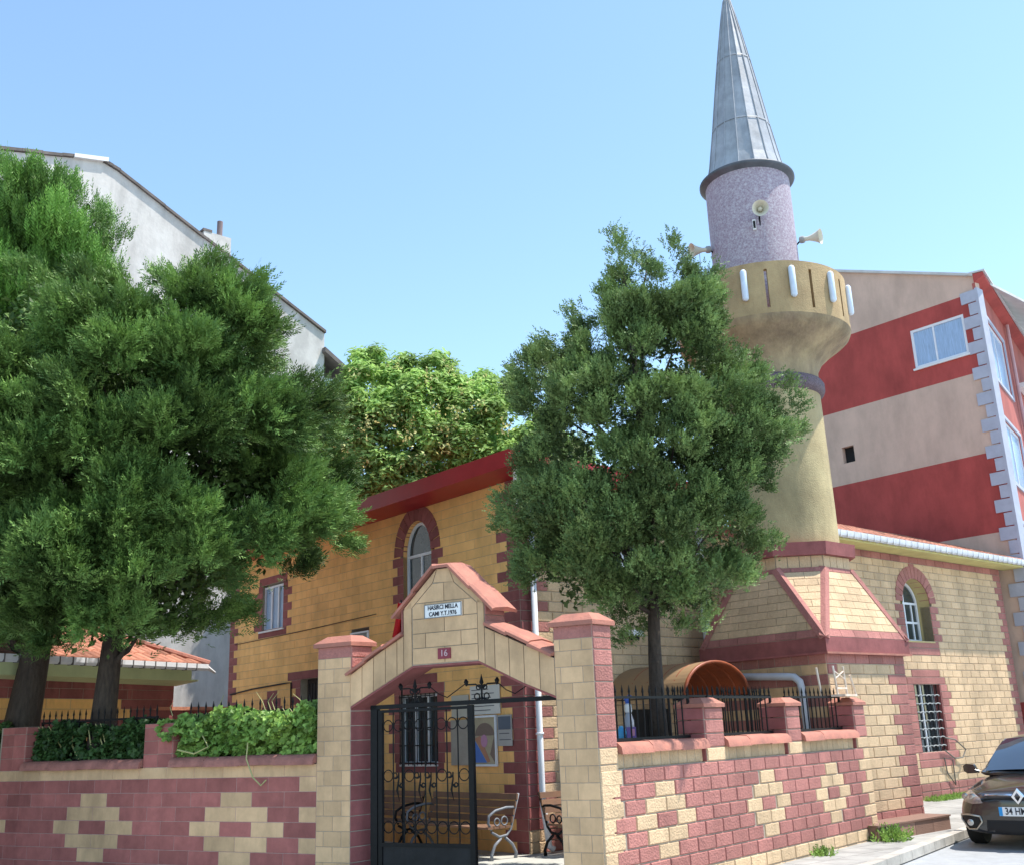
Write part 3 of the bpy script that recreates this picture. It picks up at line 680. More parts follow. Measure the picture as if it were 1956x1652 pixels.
# ------------------------------------------------------------------ minaret
AX = np.array([5.95, 22.80, 0.]); mn = thing('minaret', AX, 'yellow rendered minaret with balcony and grey lead cone on a block base', 'minaret')
WD = 2.85
mb = MB()
for i in range(17):
    z0, z1 = i*h-.0, (i+1)*h; o_ = i % 2; zc = z0+.1
    if zc > 3.4: break
    sp_ = [(0, .32, 1)] if zc > 3.0 else []
    if zc < .4 or zc > 3.2: row(mb, D, 0, WD, z0, z1, .5, 0.25*o_, [], 1, g=.012, d=.018, back=.3)
    else: row(mb, D, 0, WD, z0, z1, .5, .25*o_, sp_+[(WD-(.42 if o_ else .7), WD, 1)], 0, g=.012, d=.018, back=.3)
    row(mb, DL, 0, 3.0, z0, z1, .4, .2*o_, [], 1 if (i//1) % 2 == 0 or zc > 3.2 else 3, g=.008, d=.01, back=.3)
    row(mb, Fr(D.p(WD, 0, 0), 130.9), 0, 2.6, z0, z1, .5, .25*o_, [], 0, g=.012, d=.01, back=.3)
mb.build('base_block', [beR, rdR, mor, beS], mn)
mb = MB(); e = .13; o0 = D.p(-e, e, 3.38); a_ = D.d*(WD+2*e); b_ = -D.nn*(3.0+e)
for z0, z1, e2 in ((3.38, 3.42, 0), (3.42, 3.70, -.02)): mb.hexa(o0+(0, 0, z0-3.38)+D.d*(-e2)+D.nn*e2, a_+D.d*2*e2, b_, (0, 0, z1-z0), 0)
mb.fbox(D, -.14, WD+.14, e-.005, e+.012, 3.375, 3.415, 1); mb.build('ledge', [rdM, cop], mn)
# pyramid from square to octagon
sq_c = D.p(WD/2, -WD/2, 0); oc = AX.copy()
def octp(R_, z, rot=22.5): return [oc+np.array([math.cos(R(41+rot+45*i)), math.sin(R(41+rot+45*i)), 0])*R_+np.array([0, 0, z]) for i in range(8)]
hw = WD/2+.10; u, v = D.d, -D.nn
S4 = [sq_c+u*hw+v*hw, sq_c-u*hw+v*hw, sq_c-u*hw-v*hw, sq_c+u*hw-v*hw]          # ccw starting back-right
S4 = [q+np.array([0, 0, 3.70]) for q in S4]; O8 = octp(1.30, 5.2)
# octagon vertices 0,1 around direction 63.5 and 108.5: pair faces
def near(q): return min(range(4), key=lambda i: np.linalg.norm((S4[i]-q)[:2]))
pyr = MB(); strips = MB()
tr_faces = []
for i in range(8):
    j = (i+1) % 8; a, b = O8[i], O8[j]; na, nb = near(a), near(b)
    if na == nb: tr_faces.append([a, b, S4[na]])
    else: tr_faces.append([a, b, S4[nb], S4[na]])
def clipz(poly, z0, z1):
    def cl(P, f):
        o = []
        for i in range(len(P)):
            p, q = P[i], P[(i+1) % len(P)]; fp, fq = f(p), f(q)
            if fp >= 0: o.append(p)
            if fp*fq < 0: t = fp/(fp-fq); o.append(p+(q-p)*t)
        return o
    P = cl(poly, lambda p: p[2]-z0)
    return cl(P, lambda p: z1-p[2]) if len(P) > 2 else []
for fc in tr_faces:
    n_ = np.cross(fc[1]-fc[0], fc[-1]-fc[0]); n_ /= np.linalg.norm(n_)
    cen = sum(fc)/len(fc); n_ = n_ if n_ @ (cen-(oc+np.array([0, 0, 4.2]))) > 0 else -n_
    pyr.prism([q-n_*.05 for q in fc], n_*.05, 2)
    eu = fc[1]-fc[0]; eu = eu-n_*(eu @ n_); eu[2] = 0; eu /= np.linalg.norm(eu)
    zz = 3.70; k_ = 0
    while zz < 5.19:
        z1 = min(zz+.155, 5.2); P = clipz(fc, zz+.008, z1-.004)
        if len(P) > 2:
            xs = [float((q-cen) @ eu) for q in P]; x0, x1 = min(xs), max(xs); off = .24*(k_ % 2); bwz = .48
            kk = math.floor((x0-off)/bwz)
            while off+kk*bwz < x1:
                l, r_ = off+kk*bwz+.005, off+(kk+1)*bwz-.005
                def cl(P, f):
                    o = []
                    for i in range(len(P)):
                        p, q = P[i], P[(i+1) % len(P)]; fp, fq = f(p), f(q)
                        if fp >= 0: o.append(p)
                        if fp*fq < 0: t = fp/(fp-fq); o.append(p+(q-p)*t)
                    return o
                Q = cl(P, lambda p: float((p-cen) @ eu)-l); Q = cl(Q, lambda p: r_-float((p-cen) @ eu)) if len(Q) > 2 else []
                if len(Q) > 2: pyr.prism([q+n_*.0005 for q in Q], n_*.012, 1 if (zz < 3.8 or zz > 5.05) else 0)
                kk += 1
        zz = z1; k_ += 1
pyr.build('pyramid_base', [beR, rdR, mor], mn)
for i in range(8):
    rb = MB(); a = O8[i]; s_ = S4[near(a)]; out = (a+s_)/2-(oc+np.array([0, 0, 4.4])); out[2] = 0.3; out /= np.linalg.norm(out); d = s_-a; sd_ = np.cross(d/np.linalg.norm(d), out); 
    rb.prism([a+sd_*.12-out*.03, a+out*.045, a-sd_*.12-out*.03, a-out*.08], d, 0)
    rb.build('rib', rdR, mn)
def octring(R0, z0, R1, z1, name, m_, t=.5, blocks=False):
    q = MB(); a, b = octp(R0, z0), octp(R1, z1)
    q.add(a+b, [(i, (i+1) % 8, 8+(i+1) % 8, 8+i) for i in range(8)]+[tuple(range(8)), tuple(range(8, 16))], 0, t); return q
q = octring(1.27, 5.18, 1.27, 5.45, '', None)
for i in range(8):
    a, b = octp(1.275, 5.2)[i], octp(1.275, 5.2)[(i+1) % 8]; d = b-a; nn_ = np.cross(d, (0, 0, 1.)); nn_ /= np.linalg.norm(nn_)
    for k_ in range(4): q.hexa(a+d*(k_/4+.008)+nn_*0, d*(.25-.016), nn_*.01, (0, 0, .24), 1)
q.build('neck', [mor, beR], mn)
q = octring(1.42, 5.45, 1.44, 5.72, '', None); q.build('collar', rdM, mn)
rend = mat('yellow_render', (.49, .395, .215), c2=(.39, .30, .16), scale=2.2, grime=.3, bump=.55, bscale=50)
shaft = MB(); shaft.lathe(oc, [(1.12, 5.72), (1.115, 7.5), (1.10, 9.2)], 64, cap=False); shaft.build('shaft', rend, mn, smooth=True)
bd = MB(); bd.lathe(oc, [(1.10, 9.16), (1.18, 9.2), (1.22, 9.28), (1.22, 9.42), (1.17, 9.50), (1.10, 9.53)], 48, cap=False); bd.build('ring_moulding', mat('dark_mosaic', (.16, .12, .14), var=.5, scale=40, bump=.8), mn, smooth=True)
bl = MB(); prof = [(1.10, 9.5), (1.12, 9.75), (1.25, 9.98), (1.5, 10.2), (1.78, 10.4), (1.90, 10.5), (1.94, 10.6)]
bl.lathe(oc, prof, 64, cap=False)
rend2 = mat('ochre_render', (.50, .36, .19), c2=(.40, .27, .14), scale=2.5, grime=.25, bump=.45, bscale=40)
bl.build('balcony_corbel', mat('stained_render', (.48, .375, .22), c2=(.26, .19, .13), scale=1.4, grime=.35, bump=.6, bscale=22, stretch=(1.5, 1.5, .5)), mn, smooth=True)
# parapet with slots every 30 degrees
viewaz = math.degrees(math.atan2(-oc[1], -oc[0]))
pa = MB(); Rp = 1.94; NS = 180
slotc = [viewaz+5.5+30*i for i in range(12)]
def inslot(a, z): 
    for s_ in slotc:
        dd = (a-s_+180) % 360-180
        if abs(dd) < 1.9: return True
    return False
zs_ = [10.6, 10.72, 11.62, 11.8]
vs_ = lambda a, r, z: oc+np.array([math.cos(R(a))*r, math.sin(R(a))*r, z])
for i in range(NS):
    a0, a1 = viewaz+5.5+i*2-1, viewaz+5.5+(i+1)*2-1
    for j in range(3):
        if j == 1 and inslot((a0+a1)/2, 0): continue
        z0, z1 = zs_[j], zs_[j+1]
        pa.add([vs_(a0, Rp, z0), vs_(a1, Rp, z0), vs_(a1, Rp, z1), vs_(a0, Rp, z1)], [(0, 1, 2, 3)], 0, .5)
        pa.add([vs_(a0, Rp-.12, z0), vs_(a1, Rp-.12, z0), vs_(a1, Rp-.12, z1), vs_(a0, Rp-.12, z1)], [(3, 2, 1, 0)], 0, .5)
    pa.add([vs_(a0, Rp, 11.8), vs_(a1, Rp, 11.8), vs_(a1, Rp-.12, 11.8), vs_(a0, Rp-.12, 11.8)], [(0, 1, 2, 3)], 1, .5)
    pa.add([vs_(a0, Rp-.12, 10.62), vs_(a1, Rp-.12, 10.62), vs_(a1, .9, 10.62), vs_(a0, .9, 10.62)], [(0, 1, 2, 3)], 0, .5)
for s_ in slotc:
    for a in (s_-2, s_+2): pa.add([vs_(a, Rp, 10.72), vs_(a, Rp-.12, 10.72), vs_(a, Rp-.12, 11.62), vs_(a, Rp, 11.62)], [(0, 1, 2, 3)], 0, .5)
    for z in (10.72, 11.62): pa.add([vs_(s_-2, Rp, z), vs_(s_+2, Rp, z), vs_(s_+2, Rp-.12, z), vs_(s_-2, Rp-.12, z)], [(0, 1, 2, 3)], 0, .5)
po = pa.build('parapet', [rend2, mat('parapet_rim', (.52, .40, .24))], mn); 
tubem = mat('white_lamp_housing', (.66, .74, .86), rough=.3)
for i in range(12):
    a = viewaz-9.2+30*i+1.0; t = MB(); t.tube([vs_(a, Rp+.05, z) for z in (10.92, 10.94, 10.97, 11.60, 11.63, 11.65)], [.03, .055, .07, .07, .055, .03], 10); t.build('tube_lamp', tubem, mn, smooth=True)
mos = mat('mauve_mosaic', (.33, .26, .33), rough=.6, var=.1, bump=.4, bscale=90)
n = mos.node_tree; vz = n.nodes.new('ShaderNodeTexNoise'); vz.inputs['Scale'].default_value = 28; vz.inputs['Detail'].default_value = 8; vz.inputs['Roughness'].default_value = .8
tc = n.nodes.new('ShaderNodeTexCoord'); n.links.new(tc.outputs['Object'], vz.inputs['Vector']); cr = n.nodes.new('ShaderNodeValToRGB'); n.links.new(vz.outputs[0], cr.inputs[0])
e = cr.color_ramp.elements; e[0].position = .40; e[0].color = (.27, .19, .24, 1); e[1].position = .64; e[1].color = (.54, .50, .55, 1); x_ = e.new(.50); x_.color = (.37, .31, .36, 1)
n.links.new(cr.outputs[0], n.nodes['Principled BSDF'].inputs['Base Color'])
us = MB(); us.lathe(oc, [(1.0, 10.6), (1.0, 12.5), (1.0, 14.7)], 64, cap=False); us.build('upper_shaft', mos, mn, smooth=True)
lead = mat('lead_sheet', (.33, .345, .37), grime=.3, rough=.5, metal=.15, var=.2, scale=3.5, bump=.25, bscale=5, spec=.5)
cprof = [(.955, 14.78), (.86, 15.2), (.70, 16.2), (.555, 17.2), (.41, 18.15), (.29, 18.9), (.17, 19.6), (.09, 20.0), (.04, 20.1)]
cn = MB(); cn.lathe(oc, cprof, 16, cap=False)
for i in range(16):
    a = 2*math.pi*i/16; P = [oc+np.array([math.cos(a)*(r+.006), math.sin(a)*(r+.006), z]) for r, z in cprof]; cn.tube(P, .014, 5)
for r, z in ((.70, 16.2), (.41, 18.15)):
    cn.lathe(oc, [(r+.02, z-.02), (r+.012, z+.02)], 16, cap=False)
cn.build('cone', lead, mn)
lp = MB(); lp.lathe(oc, [(1.0, 14.64), (1.10, 14.70), (1.135, 14.73), (1.135, 14.77), (1.10, 14.80), (.94, 14.83)], 64, cap=False); lp.build('cone_lip', mat('dark_lead', (.09, .10, .12), rough=.5, var=.3), mn, smooth=True)
fn = MB(); fn.lathe(oc, [(.03, 20.05), (.07, 20.15), (.10, 20.3), (.05, 20.42), (.03, 20.5), (.09, 20.65), (.03, 20.8), (.02, 21.3)], 16); fn.build('finial', mat('finial_metal', (.12, .10, .09), metal=.6, rough=.4), mn, smooth=True)
wb = MB(); fa = viewaz+4; wb.hexa(vs_(fa-2.2, 1.0, 13.02)+0, vs_(fa+2.2, 1.0, 13.02)-vs_(fa-2.2, 1.0, 13.02), vs_(fa, .03, 0)-oc, (0, 0, .26), 0)
wb.hexa(vs_(fa-1.4, 1.03, 13.06), vs_(fa+1.4, 1.03, 13.06)-vs_(fa-1.4, 1.03, 13.06), vs_(fa, .006, 0)-oc, (0, 0, .18), 1); wb.build('small_opening', [white, dark], mn)
# base pipe on left face
pp = MB(); pp.tube([DL.p(3.0, .13, 3.12), DL.p(.85, .13, 3.0), DL.p(.68, .13, 2.98), DL.p(.56, .13, 2.88), DL.p(.52, .13, 2.7), DL.p(.50, .13, .3)], .075, 10); pp.build('drain_pipe', mat('grey_pipe', (.52, .52, .56), rough=.4), mn, smooth=True)
# loudspeakers
hornm = mat('horn_cream', (.62, .58, .47), rough=.5, var=.12)
def horn(base, direction, label, length=.42):
    t = thing('loudspeaker', base, label, 'loudspeaker', 'horn loudspeakers on the minaret'); d = np.array(direction, float); d /= np.linalg.norm(d)
    a = MB(); a.lathe(base+d*.12, [(.05, 0), (.055, .12), (.08, .2), (.12, .30), (.17, .38), (.185, .40), (.17, .395), (.11, .3), (.06, .2), (.02, .18)], 24, ax=d, cap=False); a.build('bell', hornm, t, smooth=50)
    b = MB(); b.lathe(base+d*.12, [(.02, .17), (.05, .20), (.05, .30), (.02, .34)], 14, ax=d); b.build('phase_plug', hornm, t, smooth=True)
    c = MB(); c.lathe(base+d*.02, [(.06, 0), (.085, .02), (.085, .10), (.05, .13)], 16, ax=d); c.build('driver', mat('driver_grey', (.30, .30, .29)), t, smooth=40)
    e = MB(); e.tube([base+d*.06, base-d*.08+np.array([0, 0, -.12]), base-d*.1+np.array([0, 0, -.3])], .02, 6); e.build('bracket', iron, t)
hf = vs_(viewaz+11, 1.08, 13.40); horn(hf, (vs_(viewaz+4, 1, 0)-oc)+(0, 0, -.25), 'cream horn loudspeaker facing the street above the small opening')
hl = vs_(viewaz-72, 1.03, 13.02); horn(hl, (vs_(viewaz-62, 1, 0)-oc)+(0, 0, -.15), 'cream horn loudspeaker pointing left from the mauve shaft')
hr = vs_(viewaz+84, 1.05, 13.02); horn(hr, (vs_(viewaz+72, 1, 0)-oc)+(0, 0, -.1), 'cream horn loudspeaker pointing right from the mauve shaft')
an = MB(); a0 = vs_(viewaz-75, 1.0, 12.55); a1 = a0+np.array([-.75, .1, -.02]); an.tube([a0, a1], .012, 5)
for t_ in (.4, .95): q = a0+(a1-a0)*t_; an.tube([q+(0, 0, .5), q-(0, 0, .45)], .006, 4)
tag(an.build('antenna', mat('aerial_metal', (.2, .2, .22), metal=.5)), 'thin television aerial sticking out left of the mauve shaft', 'antenna')
# step at the base
st = MB(); 
for i in range(4): st.fbox(D, .05+i*.66, .05+(i+1)*.66-.012, .12, .62, .0, .24, 0)
st.fbox(D, .03, 2.7, .02, .64, .24, .27, 0); tag(st.build('stone_step', [mat('dull_brown_block', (.27, .16, .12), tint=.2, bump=.6), cop]), 'low brown block step at the foot of the minaret base', 'step')
# ------------------------------------------------------------------ canopy over the side door
cy = thing('door_canopy', M2.p(3.24, 1, 2.6), 'orange barrel-vault plastic canopy over the side door beside the conifer trunk', 'canopy')
orm = mat('orange_polycarbonate', (.42, .10, .035), c2=(.22, .06, .03), scale=4, rough=.45, trans=.12, spec=.4)
tanm = mat('dusty_polycarbonate', (.42, .26, .13), c2=(.33, .22, .13), scale=3, rough=.6, trans=.25)
cs, cr_, ch, cb0 = 3.24, 1.0, .66, 2.68
def cpt(a, n, k=1.): return M2.p(cs-cr_*k*math.cos(a), n, cb0+ch*k*math.sin(a))
q = MB(); N = 24
for i in range(N):
    a0, a1 = math.pi*i/N, math.pi*(i+1)/N
    for n0, n1 in ((.02, .7), (.7, 1.35), (1.35, 2.02)):
        q.add([cpt(a0, n0), cpt(a1, n0), cpt(a1, n1), cpt(a0, n1)], [(0, 1, 2, 3)], 1, .5); q.add([cpt(a0, n0, .98), cpt(a1, n0, .98), cpt(a1, n1, .98), cpt(a0, n1, .98)], [(3, 2, 1, 0)], 0, .5)
q.build('sheet', [orm, tanm], cy, smooth=True)
q = MB()
for n in (2.02, 1.7, 1.35, 1.0, .6): q.tube([cpt(math.pi*i/20, n, .975) for i in range(21)], .035 if n > 2 else .025, 6)
q.build('hoop', orm, cy, smooth=True)
q = MB(); q.tube([cpt(0, .02, .98), cpt(0, 2.0, .98)], .02, 5); q.tube([cpt(math.pi, .02, .98), cpt(math.pi, 2.0, .98)], .02, 5)
for a in (0, math.pi): q.tube([cpt(a, 1.9, .98), M2.p(cs-cr_*.98*math.cos(a), 1.9, 0)], .03, 6)
q.build('frame', iron, cy)
# stair railing behind the wall, by the canopy
railing(B, 3.6, 7.4, 1.6, 2.63, 2.78, -1.3, 'black spiked stair railing behind the wall niches, next to the orange canopy', 'spiked railings behind the wall')

# ------------------------------------------------------------------ notice boards
paper = mat('paper_white', (.62, .60, .56), var=.06); paper2 = mat('paper_grey', (.42, .40, .38), var=.1); ink = mat('print_ink', (.12, .12, .14))
def board(name, s0, s1, z0, z1, label, cat, m_, lines=0, n=.03, head=None):
    t = thing(name, M1.p((s0+s1)/2, n, z0), label, cat, 'notices on the mosque wall')
    q = MB(); q.fbox(M1, s0, s1, n, n+.015, z0, z1); q.build('sheet', m_, t)
    if lines:
        l = MB()
        for i in range(lines):
            z = z1-(i+1)*(z1-z0)/(lines+1); w_ = (s1-s0)*random.uniform(.5, .85); l.fbox(M1, s1-.05-w_, s1-.05, n+.015, n+.018, z-.008, z+.008)
        l.build('print', ink, t)
    return t
board('notice_sheet', .66, 1.58, 2.50, 3.05, 'white printed notice sheet above the framed poster', 'notice', paper, 6)
t = board('notice_sheet', .33, .75, 1.90, 2.47, 'small notice with a dark top half right of the framed poster', 'notice', paper2, 4)
q = MB(); q.fbox(M1, .36, .72, .046, .05, 2.2, 2.44); q.build('dark_print', mat('blue_grey_print', (.12, .14, .18)), t)
board('notice_board', 1.64, 2.24, 1.55, 2.42, 'pale weathered notice board between window and framed poster', 'notice board', mat('weathered_board', (.42, .38, .32), c2=(.30, .26, .22), scale=3), 0)
board('notice_board', 1.64, 2.2, 2.46, 2.9, 'plain pale board above the weathered notice board', 'notice board', mat('plain_board', (.45, .42, .36)), 0)
t = thing('framed_poster', M1.p(1.15, .03, 1.55), 'framed poster with an arch, blue and orange shapes under glass', 'poster', 'notices on the mosque wall')
q = MB(); fw = .04; q.fbox(M1, .78, 1.54, .03, .07, 1.53, 1.57); q.fbox(M1, .78, 1.54, .03, .07, 2.44, 2.48); q.fbox(M1, .78, .82, .03, .07, 1.57, 2.44); q.fbox(M1, 1.5, 1.54, .03, .07, 1.57, 2.44); q.build('frame', alu, t)
q = MB(); q.fbox(M1, .82, 1.5, .03, .042, 1.57, 2.44, 0)
q.prism([M1.p(1.45, .042, 1.6), M1.p(1.45, .042, 2.0), M1.p(1.1, .042, 1.6)], M1.nn*.004, 1)
q.prism([M1.p(1.46, .0425, 2.05), M1.p(1.30, .0425, 2.1), M1.p(1.0, .0425, 1.62), M1.p(1.08, .0425, 1.6)], M1.nn*.006, 2)
q.prism(arch_pts(M1, 1.15, 2.1, .3, .042, 14, .24), M1.nn*.003, 3)
q.prism([M1.p(1.17+.1*math.cos(a), .043, 2.0+.12*math.sin(a)) for a in np.linspace(0, 6.0, 14)], M1.nn*.007, 4)
q.prism([M1.p(.86, .042, 1.6), M1.p(.86, .042, 2.1), M1.p(1.0, .042, 1.75)], M1.nn*.003, 3)
q.build('print', [mat('poster_tan', (.42, .36, .25), var=.2), mat('poster_blue', (.10, .20, .55)), mat('poster_orange', (.45, .22, .14)), mat('poster_brown', (.22, .16, .13)), mat('poster_pink', (.5, .25, .38))], t)

# ------------------------------------------------------------------ benches
def bench(o, fr_dir, out, L, label, grey=True):
    """o: back left foot; fr_dir along the seat, out = sitting direction"""
    o = np.array(o, float); u, v = fr_dir, out; t = thing('park_bench', o+u*L/2, label, 'bench', 'wooden slat benches in the courtyard'); up = np.array([0, 0, 1.])
    sm = MB()
    for i in range(4): sm.hexa(o+v*(.12+i*.135)+up*.52, u*L, v*.12, up*.035)
    sm.build('seat', wood, t)
    bm_ = MB()
    for i in range(4): q0 = o+v*(.08-.045*i)+up*(.60+i*.125); bm_.hexa(q0, u*L, v*.035, up*.10+v*(-.02))
    bm_.build('backrest', wood, t)
    for s in (0.03, L-.03) if L < 3 else (.03, L/2, L-.03):
        e = MB(); q0 = o+u*s; r = .024
        e.tube([q0+v*-.10+up*1.08, q0+v*.02+up*.75, q0+v*.1+up*.5, q0+v*.2+up*.40, q0+v*.38+up*.38, q0+v*.55+up*.47], r, 7)
        e.tube([q0+v*.0+up*.85, q0+v*.2+up*.86, q0+v*.45+up*.82, q0+v*.60+up*.74, q0+v*.62+up*.62, q0+v*.55+up*.5], r, 7)
        e.tube([q0+v*.02, q0+v*.0+up*.1, q0+v*.08+up*.24, q0+v*.24+up*.36], [.035, .028, .026, .026], 7); e.tube([q0+v*.56, q0+v*.56+up*.1, q0+v*.48+up*.25, q0+v*.34+up*.36], [.035, .028, .026, .026], 7)
        e.ring(q0+v*.25+up*.64, v, up, .07, .014); e.ring(q0+v*.42+up*.63, v, up, .06, .014)
        e.build('end_frame', cast if grey else iron, t, smooth=True)
    return t
b1 = M1.p(-.18, .45, 0); bench(b1, M1.d, M1.nn, 2.55, 'wooden slat bench with a grey cast-iron end frame nearest the downpipe')
b2 = M1.p(2.7, .45, 0); bench(b2, M1.d, M1.nn, 2.1, 'wooden slat bench half hidden behind the closed gate leaf', False)
b3 = M2.p(-.02, .4, 0); bench(b3, M2.d, M2.nn, 1.9, 'pale sunlit slat bench against the side wall, right of the downpipe', False)

# ------------------------------------------------------------------ small things in the yard
sh = thing('spray_bottle', M2.p(1.35, .3, 2.0), 'white bottle with a blue trigger top standing behind the railing by the gate pillar', 'bottle')
c0 = at_dist(1201, 1370, 17.2); c0[2] -= .22; sh.location = tuple(c0*K); OFF[sh.name] = np.array(c0, float)
q = MB(); q.lathe(c0, [(.07, 0), (.08, .02), (.08, .18), (.05, .27), (.035, .31)], 20); q.build('bottle_body', mat('grey_plastic', (.32, .34, .40), rough=.4), sh, smooth=40)
q = MB(); q.lathe(c0, [(.05, .30), (.06, .33), (.055, .42), (.03, .44)], 16); q.build('collar', white, sh, smooth=40)
q = MB(); q.tube([c0+(0.0, 0, .43), c0+(-.02, 0, .5), c0+(.03, 0, .55), c0+(.09, 0, .53)], [.03, .04, .035, .015], 8); q.build('trigger', mat('blue_plastic', (.05, .11, .42), rough=.4), sh, smooth=True)
q = MB(); q.lathe(c0, [(.085, .03), (.085, .06)], 20); q.build('label_band', white, sh)
cb_ = at_dist(1201, 1398, 17.2); cb_[2] -= .1
tbl = thing('shelf_stand', cb_-(0, 0, cb_[2]), 'narrow dark stand holding the cleaning bottles behind the railing', 'stand')
q = MB(); q.box(cb_-(0, 0, .02), .35, .2, .02); q.build('shelf', iron, tbl)
for dx in (-.3, .3):
    q = MB(); q.tube([cb_+(dx, 0, -.03), (cb_[0]+dx, cb_[1], 0)], .02, 6); q.build('leg', iron, tbl)
jug = MB(); cj = at_dist(1187, 1400, 17.1); cj[2] = cb_[2]; jug.lathe(cj, [(.07, 0), (.085, .03), (.08, .12), (.04, .17), (.03, .2)], 18)
tag(jug.build('plastic_jug', mat('cyan_plastic', (.06, .30, .55), rough=.35), smooth=40), 'small bright blue jug beside the bottle behind the railing', 'jug')
pk = MB(); ck = at_dist(1206, 1399, 17.0); ck[2] = cb_[2]; pk.box(ck+(0, 0, .09), .07, .05, .09, 0); pk.box(ck+(.02, -.052, .1), .03, .002, .05, 1)
tag(pk.build('detergent_box', [mat('purple_card', (.16, .10, .30)), mat('pink_card', (.5, .22, .32))]), 'purple and pink detergent packet under the spray bottle', 'packet')
# discarded chair frame on the last pier
cf = B.p(7.95, -.15, 2.56); ct = thing('chair_frame', cf, 'old pale wooden chair frame with crossed slats standing on the last wall pier', 'chair frame')
pw = mat('pale_wood', (.62, .42, .27), c2=(.70, .66, .60), scale=9, rough=.6)
def seg(ps, r, nm, m_=pw): q = MB(); q.tube([B.p(*a) for a in ps], r, 6); q.build(nm, m_, ct)
seg([(7.78, -.1, 2.58), (7.70, -.1, 3.12)], .022, 'leg'); seg([(8.20, -.1, 2.58), (8.14, -.1, 3.12)], .022, 'leg')
seg([(7.62, -.35, 2.58), (7.52, -.35, 3.10)], .022, 'leg'); seg([(8.32, .02, 2.58), (8.14, .02, 2.95)], .022, 'leg')
seg([(7.72, -.1, 3.03), (8.16, -.1, 2.88)], .014, 'brace'); seg([(7.72, -.1, 2.88), (8.14, -.1, 3.03)], .014, 'brace')
q = MB(); q.fbox(B, 7.70, 8.24, -.2, .08, 2.56, 2.60); q.build('seat_rail', pw, ct)
q = MB(); q.fbox(B, 7.74, 8.18, -.12, -.08, 2.70, 2.73); q.build('cross_rail', pw, ct)
# red cloth beside the gable
fl = MB(); f0 = at_dist(752, 1185, 16.6)
P_ = [at_dist(*q) for q in ((760, 1150, 16.6), (772, 1152, 16.6), (768, 1222, 16.6), (749, 1216, 16.6))]
nx, nz_ = 6, 10; vs2 = []
for j in range(nz_+1):
    for i in range(nx+1):
        a = P_[0]*(1-i/nx)+P_[1]*(i/nx); b = P_[3]*(1-i/nx)+P_[2]*(i/nx); q = a*(1-j/nz_)+b*(j/nz_); vs2.append(q+np.array([0, .05*math.sin(i*1.3+j*.3), 0]))
fl.add(vs2, [(j*(nx+1)+i, j*(nx+1)+i+1, (j+1)*(nx+1)+i+1, (j+1)*(nx+1)+i) for j in range(nz_) for i in range(nx)])
flo = fl.build('flag_cloth', mat('flag_red', (.42, .008, .012), rough=.7, trans=.3))
fr2 = thing('red_flag', f0*np.array([1, 1, 0]), 'narrow red flag hanging behind the left side of the gateway gable', 'flag')
bpy.data.objects.remove(flo); fl.build('cloth', MAT['flag_red'], fr2, smooth=True)
q = MB(); pt = (P_[0]+P_[1])/2; q.tube([(pt[0], pt[1]+.03, 0), (pt[0], pt[1]+.03, pt[2]+.05)], .015, 6); q.build('pole', iron, fr2)
lmp = MB(); s_, z_ = M2.at(1203, 1215); lmp.fbox(M2, s_-.15, s_+.15, 0.02, .25, z_, z_+.12, 0); lmp.fbox(M2, s_-.08, s_+.08, .05, .2, z_-.08, z_, 1)
tag(lmp.build('wall_lamp', [white, dark]), 'small white lamp box on the side wall left of the conifer trunk', 'lamp')
# loose wire hanging from the grille window
wr_ = MB(); wp = [(1795, 1408), (1815, 1412), (1835, 1430), (1830, 1445), (1815, 1448), (1795, 1432)]
wr_.tube([M2.p(*((M2.at(*q)[0]), .15, M2.at(*q)[1])) for q in wp], .02, 5)
wp = [(1800, 1446), (1806, 1475), (1822, 1498), (1816, 1450)]
wr_.tube([M2.p(*((M2.at(*q)[0]), .06, M2.at(*q)[1])) for q in wp], .018, 5)
tag(wr_.build('loose_wire', mat('wire_grey', (.16, .15, .13))), 'loose cable looping out of the barred street window', 'cable')

# ------------------------------------------------------------------ low tiled building on the left
S = Fr(at_dist(90, 1320, 24.5), 63.); S0, S1 = -6., 3.58
sd_ = thing('tiled_shed', S.p(0, 0, 0), 'low outbuilding with clay tile roof and pale green soffit behind the left trees', 'outbuilding')
mb = MB()
for i in range(17):
    z0, z1 = i*.212, (i+1)*.212; zc = z0+.1
    if zc > 3.2: m_ = 1
    elif 2.5 < zc < 2.7 or zc < 2.0: m_ = 1
    else: m_ = 0
    row(mb, S, S0, S1, z0, z1, .62, .31*(i % 2), [(2.3, S1, 1)] if i % 2 else [(2.0, S1, 1)], m_, g=.008, d=.008, back=.25)
    row(mb, Fr(S.p(S1, 0, 0), 153.), 0, 5, z0, z1, .6, 0, [], 1, g=.008, d=.008, back=.2)
mb.build('wall', [beY, rdM, mor], sd_)
mb = MB(); mb.prism([S.p(S0, .0, 3.6), S.p(S0, .72, 3.72), S.p(S1+.05, .72, 3.58), S.p(S1+.05, 0, 3.5)], (0, 0, .03)); mb.fbox(S, S0, S1-.2, .68, .74, 3.58, 3.86)
mb.build('soffit', mat('pale_green_paint', (.50, .55, .30), var=.1), sd_)
tl = MB(); wv = .24; cnt = int((S1+.1-S0)/wv)
